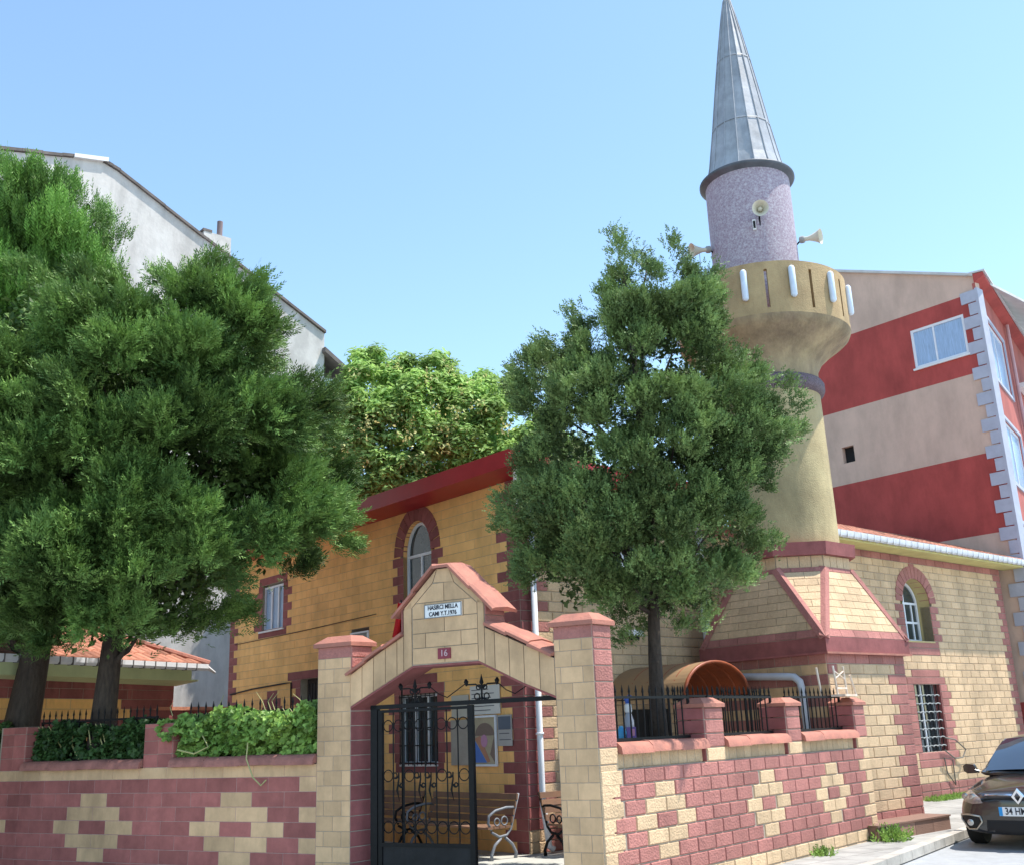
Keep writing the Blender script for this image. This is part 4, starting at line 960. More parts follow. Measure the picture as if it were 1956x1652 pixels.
for i in range(cnt):
    s0 = S0+i*wv
    for j in range(9):
        n1 = .86-j*.5; n0 = n1-.53; zz = 3.93; slp = .42; lim = S1+.3-j*.45
        if s0 > lim: continue
        za, zb = zz+(.86-n1)*slp+.02, zz+(.86-n0)*slp; pr = [(0, 0), (.25, .045), (.5, .055), (.75, .045), (1, 0)]
        tl.add([S.p(s0+x*wv, n1, za+y) for x, y in pr]+[S.p(s0+x*wv, n0, zb+y) for x, y in pr]+[S.p(s0+x*wv, n1, za+y-.04) for x, y in pr], [(k, k+1, 6+k, 5+k) for k in range(4)]+[(k, k+1, 11+k, 10+k) for k in range(4)])
tl.build('tile_roof', clay, sd_)
hr_ = MB(); hr_.tube([S.p(S1+.25, .86, 3.98), S.p(S1-1.6, -1.1, 4.85), S.p(S1-3.6, -3.1, 5.7)], .08, 8); hr_.build('hip_tiles', cop, sd_)
gu = MB(); gu.prism([S.p(S0, .84+x, 3.86+y) for x, y in [(0, .1), (0, .0), (.04, -.05), (.10, -.05), (.14, 0), (.14, .1)]], S.d*(S1+.1-S0)); gu.tube([S.p(S1+.1, .9, 3.9), S.p(S1+.45, .85, 3.78)], [.06, .03], 8)
gu.build('gutter', whp, sd_)
for i in range(30):
    gb = MB(); gb.fbox(S, S0+i*.32, S0+i*.32+.025, .835, .99, 3.80, 3.965); gb.build('gutter_bracket', mat('bracket_grey', (.15, .14, .14)), sd_)
# yard wall between shed and mosque
yw = MB(); ya, yb = at_dist(250, 1345, 26.2), at_dist(445, 1340, 28.2); ya[2] = yb[2] = 0; d = yb-ya; L_ = np.linalg.norm(d); Y = Fr(ya, math.degrees(math.atan2(d[1], d[0])))
for i in range(14): row(yw, Y, 0, L_, i*.21, (i+1)*.21, .6, .3*(i % 2), [], 1, g=.008, d=.008, back=.25)
yw.fbox(Y, -.1, L_, -.32, .1, 2.94, 3.02, 3); tag(yw.build('yard_wall', [beS, rdM, mor, clay]), 'tile-topped maroon yard wall between the outbuilding and the mosque corner', 'wall')

# ------------------------------------------------------------------ pale building at left
wp_ = mat('pale_plaster', (.62, .60, .57), c2=(.50, .47, .44), grime=.22, scale=.9, bump=.25, bscale=10)
n = wp_.node_tree; b_ = n.nodes['Principled BSDF']; src = b_.inputs['Base Color'].links[0].from_socket
tc = n.nodes.new('ShaderNodeTexCoord'); mp = n.nodes.new('ShaderNodeMapping'); mp.inputs['Scale'].default_value = (1.6, 1.6, .12); n.links.new(tc.outputs['Object'], mp.inputs[0])
nz = n.nodes.new('ShaderNodeTexNoise'); nz.inputs['Scale'].default_value = 1.3; nz.inputs['Detail'].default_value = 8; n.links.new(mp.outputs[0], nz.inputs['Vector'])
mr = n.nodes.new('ShaderNodeMapRange'); mr.inputs[1].default_value = .56; mr.inputs[2].default_value = .72; mr.inputs[3].default_value = 0; mr.inputs[4].default_value = .55; n.links.new(nz.outputs[0], mr.inputs[0])
mx = n.nodes.new('ShaderNodeMix'); mx.data_type = 'RGBA'; mx.inputs[7].default_value = (.24, .22, .20, 1); n.links.new(mr.outputs[0], mx.inputs[0]); n.links.new(src, mx.inputs[6]); n.links.new(mx.outputs[2], b_.inputs['Base Color'])
PB = Fr(at_dist(437, 1200, 38), 41.0); wbld = thing('apartment_building', PB.p(-5, 0, 0), 'tall weathered off-white building with a blank gable wall behind the left conifers', 'building')
prof = [(-24., 0), (-24., 15.), (-8.88, 21.5), (-5.6, 22.28), (-4.9, 22.05), (3.64, 17.75), (3.64, 0)]
mb = MB(); mb.prism([PB.p(s, 0, z) for s, z in prof], -PB.nn*12); mb.build('wall', wp_, wbld)
rf = MB(); dk = mat('roof_edge', (.14, .12, .11), var=.4, scale=2)
for (a, za), (b, zb) in zip(prof[1:5], prof[2:6]):
    n_ = 5
    for i in range(n_):
        s0, s1 = a+(b-a)*i/n_, a+(b-a)*(i+1)/n_; z0, z1 = za+(zb-za)*i/n_, za+(zb-za)*(i+1)/n_; j = random.uniform(0, .05)
        rf.prism([PB.p(s0, .10, z0-.02+j), PB.p(s1+.02, .10, z1-.02+j), PB.p(s1+.02, .10, z1+.09+j), PB.p(s0, .10, z0+.09+j)], -PB.nn*12.2)
rf.build('roof', dk, wbld)
wc = MB(); s0, z0 = PB.at(140, 303); s1, z1 = PB.at(205, 312); wc.prism([PB.p(s0, .14, z0), PB.p(s1, .14, z1), PB.p(s1, .14, z1+.16), PB.p(s0, .14, z0+.14)], -PB.nn*1.); wc.build('ridge_flashing', white, wbld)
cm = MB(); cm.fbox(PB, -1.62, -.52, -1.2, .03, 19.0, 20.72); cm.fbox(PB, -1.66, -1.3, -1.2, .05, 20.72, 20.82, 1); cm.build('chimney', [wp_, dk], wbld)
cm = MB(); cm.tube([PB.p(-.85, -.3, 20.6), PB.p(-.85, -.3, 21.45)], .11, 12); cm.build('flue', mat('rusty_flue', (.20, .15, .15)), wbld)
BE = Fr(PB.p(3.64, 0, 0), 130.9)     # facade seen edge-on, with its enclosed balcony
bx = MB()
for z0, z1 in ((11.5, 13.0), (4, 9.5)): bx.fbox(BE, .0, 3.2, 0, 1.0, z0, z1, 0)
bx.build('balcony_parapet', wp_, wbld)
bx = MB(); bx.fbox(BE, .02, .08, .9, .98, 13.0, 15.9); bx.fbox(BE, .02, .08, .0, .08, 13.0, 15.9); bx.fbox(BE, .02, .08, .08, .9, 15.75, 15.9); bx.fbox(BE, .08, 3.2, .9, .98, 13.0, 13.1); bx.fbox(BE, .02, .08, .08, .9, 13.0, 13.1)
w3 = bx.build('window', alu, wbld); g = MB(); g.fbox(BE, .04, .06, .08, .9, 13.1, 15.75); g.fbox(BE, .08, 3.2, .93, .95, 13.1, 15.75); g.build('pane', glassB, w3)
bx = MB(); bx.prism([BE.p(-.25, -.1, 16.9), BE.p(-.25, 1.75, 15.75), BE.p(-.25, 1.75, 15.95), BE.p(-.25, -.1, 17.1)], BE.d*3.6); bx.build('balcony_roof', dk, wbld)

# ------------------------------------------------------------------ red banded building at right
rcn = at_dist(1953, 1066, 37.2); RG = Fr(rcn, 130.9, True); RF = Fr(rcn, 56.); rb_ = thing('apartment_building', RG.p(3, 0, 0), 'red and beige banded apartment building with white corner quoins behind the minaret', 'building')
redw = mat('red_wall_paint', (.41, .072, .062), grime=.2, var=.12, scale=1.2, bump=.2, bscale=14); beiw = mat('beige_wall_paint', (.64, .455, .36), grime=.12, c2=(.54, .39, .31), scale=1.0, bump=.2, bscale=14)
redf = redw
def zr_(x, y): return RG.at(x, y)[1]
zs4 = [0, 2.3, 4.9, RG.at(1925, 1013)[1], RG.at(1897, 862)[1], RG.at(1873, 710)[1], RG.at(1863, 558)[1]]
zs4[2] = zs4[3]-2.7; zs4[1] = zs4[2]-2.7
mats_ = [1, 0, 1, 0, 1, 0]      # alternating beige / red courses from the ground
ww = [RG.at(*q) for q in ((1737, 628), (1840, 605), (1840, 680), (1745, 705))]
wa, wb2 = ww[1][0], ww[0][0]; wz1 = (ww[0][1]+ww[1][1])/2; wz0 = (ww[2][1]+ww[3][1])/2
sw = [RG.at(*q) for q in ((1608, 855), (1634, 880))]; sa, sb, sz0, sz1 = sw[1][0], sw[0][0], sw[1][1], sw[0][1]
SE = 11.5; mb = MB(); 
m4 = [1, 1, 1, 0, 1, 0]; m4 = {0: 0, 1: 0, 2: 1, 3: 0, 4: 1, 5: 0}
for i in range(6):
    z0, z1 = zs4[i], zs4[i+1]; mi = {0: 0, 1: 1, 2: 1, 3: 0, 4: 1, 5: 0}[i]
    if i == 2: mi = 1
    hol = []
    if z0 < wz0 < z1: hol = (wa, wb2, wz0, wz1)
    if z0 < sz0 < z1: hol = (sa, sb, sz0, sz1)
    if hol:
        a, b, c_, d_ = hol
        mb.fbox(RG, 0, a, -.3, 0, z0, z1, mi); mb.fbox(RG, b, SE, -.3, 0, z0, z1, mi); mb.fbox(RG, a, b, -.3, 0, z0, c_, mi); mb.fbox(RG, a, b, -.3, 0, d_, z1, mi)
    else: mb.fbox(RG, 0, SE, -.3, 0, z0, z1, mi)
zt6 = zs4[6]; a_ = RG.at(1865, 527); r_ = RG.at(1600, 521)
gp_ = [(0, zt6), (0, a_[1]), (r_[0], r_[1]), (7.2, r_[1]+.7), (SE, r_[1]-1.2), (SE, zt6)]
mb.prism([RG.p(s, 0, z) for s, z in gp_], -RG.nn*.3, 1)
mb.build('gable_wall', [redw, beiw], rb_)
mb = MB(); mb.fbox(RG, sa, sb, -.3, -.2, sz0, sz1); mb.build('vent_opening', dark, rb_)
rect_window(RG, wa, wb2, wz0, wz1, .08, rb_, cols=((wa+wb2)/2+.15,), gl=glassB, fw=.09)
mb = MB(); mb.fbox(RG, wa-.05, wb2+.05, 0, .06, wz0-.07, wz0); mb.build('window_sill', white, rb_)
rf = MB(); 
for (a, za), (b, zb) in zip(gp_[1:4], gp_[2:5]): rf.prism([RG.p(a, .12, za), RG.p(b, .12, zb), RG.p(b, .12, zb+.10), RG.p(a, .12, za+.10)], -RG.nn*12)
rf.build('roof', mat('pale_roof_sheet', (.55, .55, .54)), rb_)
qn = MB(); z = .2; i = 0; quo = mat('grey_quoin', (.42, .44, .52), var=.1)
while z < zt6-.25:
    w_ = .60 if i % 2 == 0 else .36
    qn.hexa(RG.p(-.03, 0, z), RG.d*w_, RG.nn*.05, (0, 0, .42)); qn.hexa(RG.p(-.06, -.36, z), RG.d*.10, RG.nn*.42, (0, 0, .46)); qn.hexa(RF.p(-.02, 0.003, z), RF.d*(.22 if i % 2 else .14), RF.nn*.05, (0, 0, .46)); z += .46; i += 1
qn.build('quoins', quo, rb_)
# street facade
wins = []
for k in range(3):
    dz = -k*3.66
    for (a, b) in ((.85, 4.2), (10.5, 13.0)): wins.append((a, b, 11.15+2.15+dz-.0, 13.35+2.15+dz))
mb = MB(); ztop = 16.5; cuts = sorted(set([0, ztop]+[q for w_ in wins for q in w_[2:4]]))
for z0, z1 in zip(cuts, cuts[1:]):
    hs = sorted([(w_[0], w_[1]) for w_ in wins if w_[2] <= z0+1e-6 and w_[3] >= z1-1e-6]); c_ = 0
    for a, b in hs+[(16, 16)]:
        if a > c_: mb.fbox(RF, c_, a, -.1, 0, z0, z1)
        c_ = b
mb.build('street_wall', mat('coral_wall_paint', (.42, .12, .10), grime=.2, var=.12, scale=1.2, bump=.2, bscale=14), rb_)
for w_ in wins:
    rect_window(RF, *w_, .1, rb_, cols=((w_[0]+w_[1])/2,), gl=glassB, fw=.1)
    t_ = MB(); a, b, c_, d_ = w_
    for q in ((a-.12, a, c_-.12, d_+.12), (b, b+.12, c_-.12, d_+.12), (a, b, d_, d_+.12), (a, b, c_-.12, c_)): t_.fbox(RF, q[0], q[1], .0, .05, q[2], q[3])
    t_.build('window_surround', quo, rb_)
mb = MB(); mb.prism([RF.p(-.1, -.02, ztop), RF.p(-.1, .32, ztop+.16), RF.p(-.1, .32, ztop+.30), RF.p(-.1, -.02, ztop+.30)], RF.d*17, 0); mb.fbox(RF, -.12, 17, -.3, .38, ztop+.32, ztop+.38, 1); mb.build('eaves', [redw, MAT['pale_roof_sheet']], rb_)
mb = MB(); mb.tube([RF.p(5.2, .12, ztop), RF.p(5.2, .12, 0)], .07, 8); mb.build('downpipe', mat('pink_pipe', (.55, .35, .36)), rb_)
for k in range(4):
    mb = MB(); z = 3.2+k*3.66; mb.fbox(RF, 6.0, 9.8, 0.02, 1.2, z, z+.18, 0); 
    for x in np.linspace(6.05, 9.75, 14): mb.tube([RF.p(x, 1.15, z+.18), RF.p(x, 1.15, z+1.2)], .02, 4, 1)
    mb.fbox(RF, 6, 9.8, 1.12, 1.18, z+1.2, z+1.25, 1); mb.build('balcony', [white, iron], rb_)

# ------------------------------------------------------------------ foliage
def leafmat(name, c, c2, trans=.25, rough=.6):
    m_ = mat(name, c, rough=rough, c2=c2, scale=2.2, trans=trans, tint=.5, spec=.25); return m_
def tri_mesh(name, V, m_, parent, tint):
    V = np.asarray(V, np.float32); n = len(V)//3; off = off_of(parent)
    me = bpy.data.meshes.new(name); me.vertices.add(n*3); me.vertices.foreach_set('co', ((V-off)*K).astype(np.float32).ravel())
    me.loops.add(n*3); me.loops.foreach_set('vertex_index', np.arange(n*3, dtype=np.int32))
    me.polygons.add(n); me.polygons.foreach_set('loop_start', np.arange(0, n*3, 3, dtype=np.int32)); me.polygons.foreach_set('loop_total', np.full(n, 3, np.int32))
    me.update(); me.validate(); a = me.attributes.new('tint', 'FLOAT', 'FACE'); a.data.foreach_set('value', np.asarray(tint, np.float32))
    me.materials.append(m_); o = bpy.data.objects.new(name, me); col.objects.link(o)
    if parent is not None: o.parent = parent
    return o
def unit(a): return a/(np.linalg.norm(a, axis=-1, keepdims=True)+1e-9)
def sprays(C, Dr, L, m_, l, w_, ang=.75, tint=None):
    """feathery sprays: m_ leaflet pairs along an axis; returns triangle soup and tints"""
    N = len(C); a = unit(Dr); rnd = RNG.normal(size=(N, 3)); b = unit(np.cross(a, rnd)); c = np.cross(a, b); L = L*RNG.uniform(.6, 1.25, (N, 1)); out = []; tt = []
    t0 = RNG.uniform(0, 1, N) if tint is None else tint
    for j in range(m_):
        u = j/(m_-1); base = C+a*L*u; sg = 1 if j % 2 else -1; th = ang*(1-.45*u); ll = l*(1-.45*u)*RNG.uniform(.7, 1.2, (N, 1))
        if j == m_-1: d = a
        else: d = a*math.cos(th)+b*sg*math.sin(th)+c*RNG.normal(0, .22, (N, 1))
        tip = base+unit(d)*ll; wv = unit(np.cross(d, c+RNG.normal(0, .35, (N, 3))))*w_
        mid = base+(tip-base)*.4
        out.append(np.stack([base, mid+wv, tip], 1)); out.append(np.stack([base, tip, mid-wv], 1)); tt += [t0, t0]
    V = np.concatenate(out).reshape(-1, 3); return V, np.concatenate(tt)
def leaves(C, Nrm, l, w_, tint=None):
    N = len(C); n_ = unit(Nrm); rnd = RNG.normal(size=(N, 3)); a = unit(np.cross(n_, rnd)); b = np.cross(n_, a); s = RNG.uniform(.6, 1.3, (N, 1))
    p0 = C-a*l*s*.5; p1 = C+b*w_*s*.5+a*l*s*.1; p2 = C+a*l*s*.5-n_*l*.15; p3 = C-b*w_*s*.5+a*l*s*.1
    V = np.stack([p0, p1, p2, p0, p2, p3], 1).reshape(-1, 3); t = RNG.uniform(0, 1, N) if tint is None else tint
    return V, np.repeat(t, 2)
def poly_dist(P, x, y):
    inside = False; dmin = 1e9; n = len(P)
    for i in range(n):
        x1, y1 = P[i]; x2, y2 = P[(i+1) % n]
        if (y1 > y) != (y2 > y) and x < (x2-x1)*(y-y1)/(y2-y1)+x1: inside = not inside
        dx, dy = x2-x1, y2-y1; t = max(0, min(1, ((x-x1)*dx+(y-y1)*dy)/(dx*dx+dy*dy))); dmin = min(dmin, math.hypot(x-x1-t*dx, y-y1-t*dy))
    return dmin if inside else -dmin
def crown_points(P, d, T, Rr, n, mind, pxu, front=.35, holes=(), gap=None):
    """bough centres filling a crown with the outline P; T = half depth, Rr = rounding radius (units)"""
    xs = [p[0] for p in P]; ys = [p[1] for p in P]; out = []
    while len(out) < n:
        x, y = random.uniform(min(xs), max(xs)), random.uniform(min(ys), max(ys)); q = poly_dist(P, x, y)
        if q < mind*random.uniform(.45, 1.15): continue
        if any(math.hypot((x-hx)/hr, (y-hy)/hr2) < 1 for hx, hy, hr, hr2 in holes): continue
        u = min(1, q/pxu/Rr); half = T*math.sqrt(max(.02, 1-(1-u)**2)); k = random.uniform(-1, 1)
        if random.random() < front: k = -random.uniform(.75, 1)
        c = at_dist(x, y, d+k*half)
        if gap:
            g1, gt_ = gap; a, b, e = c/g1
            f = math.sin(a*2.1+1.3*math.sin(b*1.7))*math.sin(b*2.3+1.1*math.sin(e*1.9+a))*1.2+math.sin(e*2.6+1.4*math.sin(a*1.5+b))*.55
            if f > gt_: continue
        out.append((c, k, u))
    return out
def limb_tree(name, parent, base, pts, r0, tips, m_=bark, nb=14):
    q = MB(); path = [np.array(p, float) for p in pts]; rs = [r0*(1-.75*i/(len(path)-1)) for i in range(len(path))]; rs[0] *= 1.25
    q.tube(path, rs, 12)
    for k in range(nb*2):
        t_ = random.uniform(.4, .97); i = min(int(t_*(len(path)-1)), len(path)-2); f = t_*(len(path)-1)-i; s = path[i]*(1-f)+path[i+1]*f
        c_ = [e for e in tips if .1 < e[2]-s[2] < 2.4 and np.linalg.norm((e-s)[:2]) < 2.2]
        if not c_: continue
        e = c_[random.randrange(len(c_))]; mid = (s+e)/2+np.array([0, 0, -.15]); q.tube([s, mid, e], [rs[i]*.3+.01, rs[i]*.16+.01, .01], 6)
    q.build('trunk', m_, parent, smooth=True)

def conifer(name, label, P, d, T, Rr, nb, mind, trunk, r0, leafm, br=.42, per=110, L=.27, l=.12, w_=.013, up=.35, group=None, upright=0., holes=(), front=.35, m=9, core=None, thick=.16, wid=.42, droop=.25, gap=None, clump=(.7, 9), extras=()):
    """boughs are thin leafy shelves set in layers round a dense core, so light falls on their tops and gaps stay dark; leaf tints also paint lit tips and core shade"""
    base = trunk[0]; t = thing(name, base, label, 'tree', group); pxu = FPX/d
    rc, kb = clump; pts = []; Vs, Ts = [], []; tp = np.array(trunk)
    cl_ = [(cc, k, u, rc*random.uniform(.65, 1.3)) for cc, k, u in crown_points(P, d, T, Rr, nb, mind, pxu, front, holes, gap)]+[(at_dist(x, y, d+random.uniform(-.5, .5)), 0, 0, rr) for x, y, rr in extras]
    for cc, k, u, r_ in cl_:
        cbt = random.choice((.12, .3, .5, .62, .75))
        ax_ = np.array([np.interp(cc[2], tp[:, 2], tp[:, 0]), np.interp(cc[2], tp[:, 2], tp[:, 1]), cc[2]-1.])
        oo = unit(cc-ax_)
        for _ in range(kb if r_ > rc*.6 else max(2, kb//3)):
            dv = unit(RNG.normal(size=3)+oo*.9+np.array([0, 0, .35])); pts.append((cc+dv*r_*random.uniform(.55, 1.)*np.array([1, 1, .75]), k, cbt, dv))
    def axis(z):
        return np.array([np.interp(z, tp[:, 2], tp[:, 0]), np.interp(z, tp[:, 2], tp[:, 1])])
    for c, k, u, dv in pts:
        a2 = axis(c[2]-.5); h = np.array([c[0]-a2[0], c[1]-a2[1], 0]); hl = np.linalg.norm(h); h = h/(hl+1e-6)
        o = unit(h*min(1, .35+hl)+dv*.8+np.array([0, 0, up+upright+RNG.normal(0, .12)])+RNG.normal(0, .15, 3)); side = unit(np.cross(o, (0, 0, 1.))); nrm = unit(np.cross(side, o)); B_ = br*random.uniform(.75, 1.3)
        n = int(per*random.uniform(.75, 1.25)); tt = RNG.beta(1.6, 1.1, (n, 1)); ww = RNG.normal(0, 1, (n, 1))*wid*(1.15-.95*tt)
        C = c+o*(tt*2-1.1)*B_+side*ww*B_+nrm*(RNG.normal(0, thick, (n, 1))-droop*ww**2-droop*.6*tt**2)*B_
        Dr = o*.9+side*np.sign(ww)*np.abs(ww)*1.1+nrm*RNG.normal(.1, .25, (n, 1))+RNG.normal(0, .18, (n, 3))+np.array([0, 0, upright*.8])
        bt = min(1, max(0, u+random.gauss(0, .12)))
        V, tn = sprays(C, Dr, L, m, l, w_, tint=np.clip(bt+(tt[:, 0]-.5)*.45+RNG.normal(0, .08, n), 0, 1)); Vs.append(V); Ts.append(tn)  # tint rises towards the bough tip, painting sunlit tips into the colour
    nc, cl, cw = core if core else (9000, .22, .10)
    cp_ = crown_points(P, d, T*.55, Rr*1.2, nc//12, mind*1.5, pxu, 0., holes)
    C = np.concatenate([q[0]+RNG.normal(0, br*.5, (12, 3)) for q in cp_]); V, tn = leaves(C, RNG.normal(size=C.shape), cl, cw, np.clip(RNG.normal(.1, .1, len(C)), 0, 1)); Vs.append(V); Ts.append(tn)  # core leaves tinted darker, painting the crown's inner shade
    V = np.concatenate(Vs); tri_mesh('crown', V, leafm, t, np.concatenate(Ts))
    limb_tree(name, t, base, trunk, r0, [q[0] for q in pts]); return t
con1 = leafmat('conifer_green', (.19, .31, .075), (.045, .095, .025), trans=.1); con0 = leafmat('bright_conifer_green', (.15, .29, .05), (.10, .21, .035), trans=.15); con2 = leafmat('juniper_green', (.22, .31, .10), (.07, .12, .04), trans=.1)  # con1 colour range widened to hold painted highlights and near-black shade
T1P = [(-120, 560), (40, 500), (140, 493), (235, 500), (262, 545), (290, 545), (330, 495), (400, 485), (465, 515), (520, 590), (532, 650), (575, 712), (625, 775), (680, 835), (685, 900), (665, 960), (640, 1010), (650, 1065), (615, 1110), (555, 1130), (495, 1145), (430, 1185), (370, 1240), (300, 1272), (200, 1280), (100, 1275), (0, 1265), (-120, 1250)]
tb = at_dist(195, 1380, 20.9); tb[2] = 0; tp = [tb, tb+(0, 0, 2.3), tb+(.05, .1, 4), tb+(.5, .1, 6), tb+(.9, .1, 8.5)]
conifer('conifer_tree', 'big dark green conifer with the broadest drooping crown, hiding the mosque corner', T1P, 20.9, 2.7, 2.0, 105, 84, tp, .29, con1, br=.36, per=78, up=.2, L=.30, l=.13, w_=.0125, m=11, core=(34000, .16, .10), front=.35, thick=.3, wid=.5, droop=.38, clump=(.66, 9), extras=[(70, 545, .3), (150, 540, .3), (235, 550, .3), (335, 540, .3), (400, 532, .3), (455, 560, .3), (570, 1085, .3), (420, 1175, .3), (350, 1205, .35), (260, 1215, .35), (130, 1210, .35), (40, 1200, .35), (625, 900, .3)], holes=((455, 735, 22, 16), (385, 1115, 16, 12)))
T0P = [(-160, 450), (-60, 385), (10, 392), (45, 350), (95, 335), (145, 352), (180, 372), (212, 385), (228, 450), (235, 520), (240, 620), (150, 760), (60, 1000), (40, 1230), (-160, 1230)]
tb = at_dist(38, 1380, 22.8); tb[2] = 0; tp = [tb, tb+(.0, 0, 2.3), tb+(.15, .1, 4), tb+(.1, .1, 7), tb+(.2, .1, 10.)]
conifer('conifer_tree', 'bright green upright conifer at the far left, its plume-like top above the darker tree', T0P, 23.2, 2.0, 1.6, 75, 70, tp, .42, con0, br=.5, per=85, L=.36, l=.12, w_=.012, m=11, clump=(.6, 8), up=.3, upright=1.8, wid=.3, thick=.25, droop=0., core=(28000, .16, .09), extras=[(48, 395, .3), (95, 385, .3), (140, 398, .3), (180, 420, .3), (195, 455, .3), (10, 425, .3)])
T2P = [(1180, 447), (1205, 470), (1212, 500), (1230, 478), (1245, 500), (1255, 535), (1275, 510), (1290, 456), (1312, 490), (1330, 540), (1362, 515), (1372, 560), (1374, 620), (1400, 690), (1425, 678), (1450, 735), (1500, 725), (1512, 790), (1520, 840), (1480, 890), (1455, 955), (1468, 1035), (1440, 1070), (1435, 1115), (1405, 1155), (1330, 1205), (1270, 1195), (1200, 1190), (1130, 1178), (1080, 1180), (1040, 1140), (1000, 1125), (985, 1090), (968, 1050), (945, 1020), (942, 950), (978, 880), (985, 800), (972, 710), (1010, 690), (1042, 635), (1065, 655), (1085, 590), (1125, 625), (1148, 600), (1138, 550), (1148, 490)]
tb = at_dist(1262, 1400, 17.4); tb[2] = 0; tp = [tb, at_dist(1255, 1330, 17.4), at_dist(1250, 1230, 17.4), at_dist(1248, 1130, 17.4), at_dist(1235, 950, 17.4), at_dist(1215, 720, 17.4), at_dist(1190, 520, 17.4)]
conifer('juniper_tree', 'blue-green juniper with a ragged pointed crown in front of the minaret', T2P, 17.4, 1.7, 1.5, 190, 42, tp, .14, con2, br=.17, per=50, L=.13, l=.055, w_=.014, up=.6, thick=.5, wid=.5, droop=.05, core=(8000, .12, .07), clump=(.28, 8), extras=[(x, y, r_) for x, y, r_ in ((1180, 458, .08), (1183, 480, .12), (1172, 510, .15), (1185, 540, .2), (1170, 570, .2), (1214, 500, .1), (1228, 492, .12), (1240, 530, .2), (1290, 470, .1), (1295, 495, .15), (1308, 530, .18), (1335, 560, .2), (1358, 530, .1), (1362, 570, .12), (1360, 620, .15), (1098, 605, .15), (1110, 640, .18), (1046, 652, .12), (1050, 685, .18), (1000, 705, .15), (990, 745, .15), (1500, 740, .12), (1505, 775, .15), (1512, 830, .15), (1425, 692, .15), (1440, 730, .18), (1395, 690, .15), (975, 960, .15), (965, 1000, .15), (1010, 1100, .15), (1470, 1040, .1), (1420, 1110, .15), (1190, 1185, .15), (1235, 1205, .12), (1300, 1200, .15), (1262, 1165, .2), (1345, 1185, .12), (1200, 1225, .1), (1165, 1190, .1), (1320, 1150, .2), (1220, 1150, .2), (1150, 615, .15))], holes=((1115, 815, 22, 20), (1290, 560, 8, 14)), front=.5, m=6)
# broadleaf tree behind
def broadleaf(name, label, P, d, T, Rr, nb, mind, trunk, r0, m_, br, per, l, w_):
    t = thing(name, trunk[0], label, 'tree'); pts = crown_points(P, d, T, Rr, nb, mind, FPX/d, .45, (), (.8, .75)); Vs, Ts = [], []
    for c, k, u in pts:
        n = int(per*random.uniform(.6, 1.3)); v = unit(RNG.normal(size=(n, 3))); C = c+v*br*RNG.uniform(.3, 1, (n, 1))*np.array([1, 1, .7]); bt = random.random()
        V, tn = leaves(C, v*.7+np.array([0, 0, .8])+RNG.normal(0, .3, (n, 3)), l, w_, np.clip(bt*.8+RNG.uniform(0, .3, n), 0, 1)); Vs.append(V); Ts.append(tn)
    tri_mesh('crown', np.concatenate(Vs), m_, t, np.concatenate(Ts)); limb_tree(name, t, trunk[0], trunk, r0, [q[0] for q in pts], nb=20); return t
bg_ = leafmat('broadleaf_green', (.37, .52, .17), (.22, .36, .09), trans=.42)
BGP = [(600, 780), (645, 725), (665, 700), (678, 672), (700, 650), (722, 668), (740, 690), (775, 670), (800, 668), (838, 668), (858, 690), (868, 712), (905, 708), (925, 700), (948, 718), (985, 722), (1015, 740), (1060, 800), (1160, 900), (1160, 1010), (640, 1060), (600, 960)]
tb = at_dist(830, 1300, 36); tb[2] = 0
T3 = broadleaf('broadleaf_tree', 'leafy yellow-green tree with pale seed clusters behind the mosque roof', BGP, 36, 3.4, 2.2, 900, 9, [tb, tb+(0, 0, 5), tb+(.4, 0, 8), tb+(.8, 0, 12)], .35, bg_, .5, 110, .24, .11)
pts = crown_points(BGP, 35.3, 3.2, 2.4, 40, 12, FPX/36, 1., holes=()); Vs, Ts = [], []
for c, k, u in pts:
    n = 26; v = RNG.normal(size=(n, 3))*.16; V, tn = leaves(c+v+np.array([0, 0, .15]), RNG.normal(size=(n, 3))+np.array([0, 0, .8]), .13, .07); Vs.append(V); Ts.append(tn)
tri_mesh('seed_clusters', np.concatenate(Vs), leafmat('seed_cluster', (.62, .62, .27), (.52, .52, .20), trans=.3), T3, np.concatenate(Ts))
# ivy on the left railings
def ivy(label, s0, s1, z0, z1, n0, n1, cnt, m_, l, hang=(), mask=None, name='ivy_hedge'):
    t = thing(name, A.p((s0+s1)/2, -.3, 1.9), label, 'ivy'); C = []; 
    while len(C) < cnt:
        s, n, z = random.uniform(s0, s1), random.uniform(n0, n1), random.uniform(z0, z1)
        top = z1-.14+.07*math.sin(s*3.1)+.05*math.sin(s*7.7+1)+.05*math.sin(s*17)
        if z > top: continue
        if math.sin(s*9+z*4)*math.sin(z*13+s*3)*math.sin(n*11+s) > .28: continue
        if mask and mask(s, z, n): continue
        C.append(A.p(s, n, z))
    C = np.array(C); N_ = np.tile(A.nn*.8+np.array([.15, -.1, .75]), (len(C), 1))+RNG.normal(0, .45, (len(C), 3))
    V, tn = leaves(C, N_, l, l*.85); tri_mesh('leaves', V, m_, t, tn)
    q = MB()
    for k in range(10):
        s = random.uniform(s0+.2, s1-.2); q.tube([A.p(s, -.3, 1.9), A.p(s+random.uniform(-.2, .2), -.25, 2.2), A.p(s+random.uniform(-.3, .3), -.2, z1-.1)], [.018, .014, .006], 5)
    for P in hang: q.tube([A.p(*a) for a in P], .012, 5)
    for k in range(6 if hang else 0):
        s = random.uniform(s0, s1); q.tube([A.p(s, -.2, z1-.12), A.p(s+.05, -.18, z1+.02), A.p(s+random.uniform(-.15, .15), -.12, z1+.1+random.random()*.08)], [.008, .006, .003], 4)
    q.build('stem_tangle', mat('vine_stem', (.42, .40, .18)), t)['kind'] = 'stuff'; return t
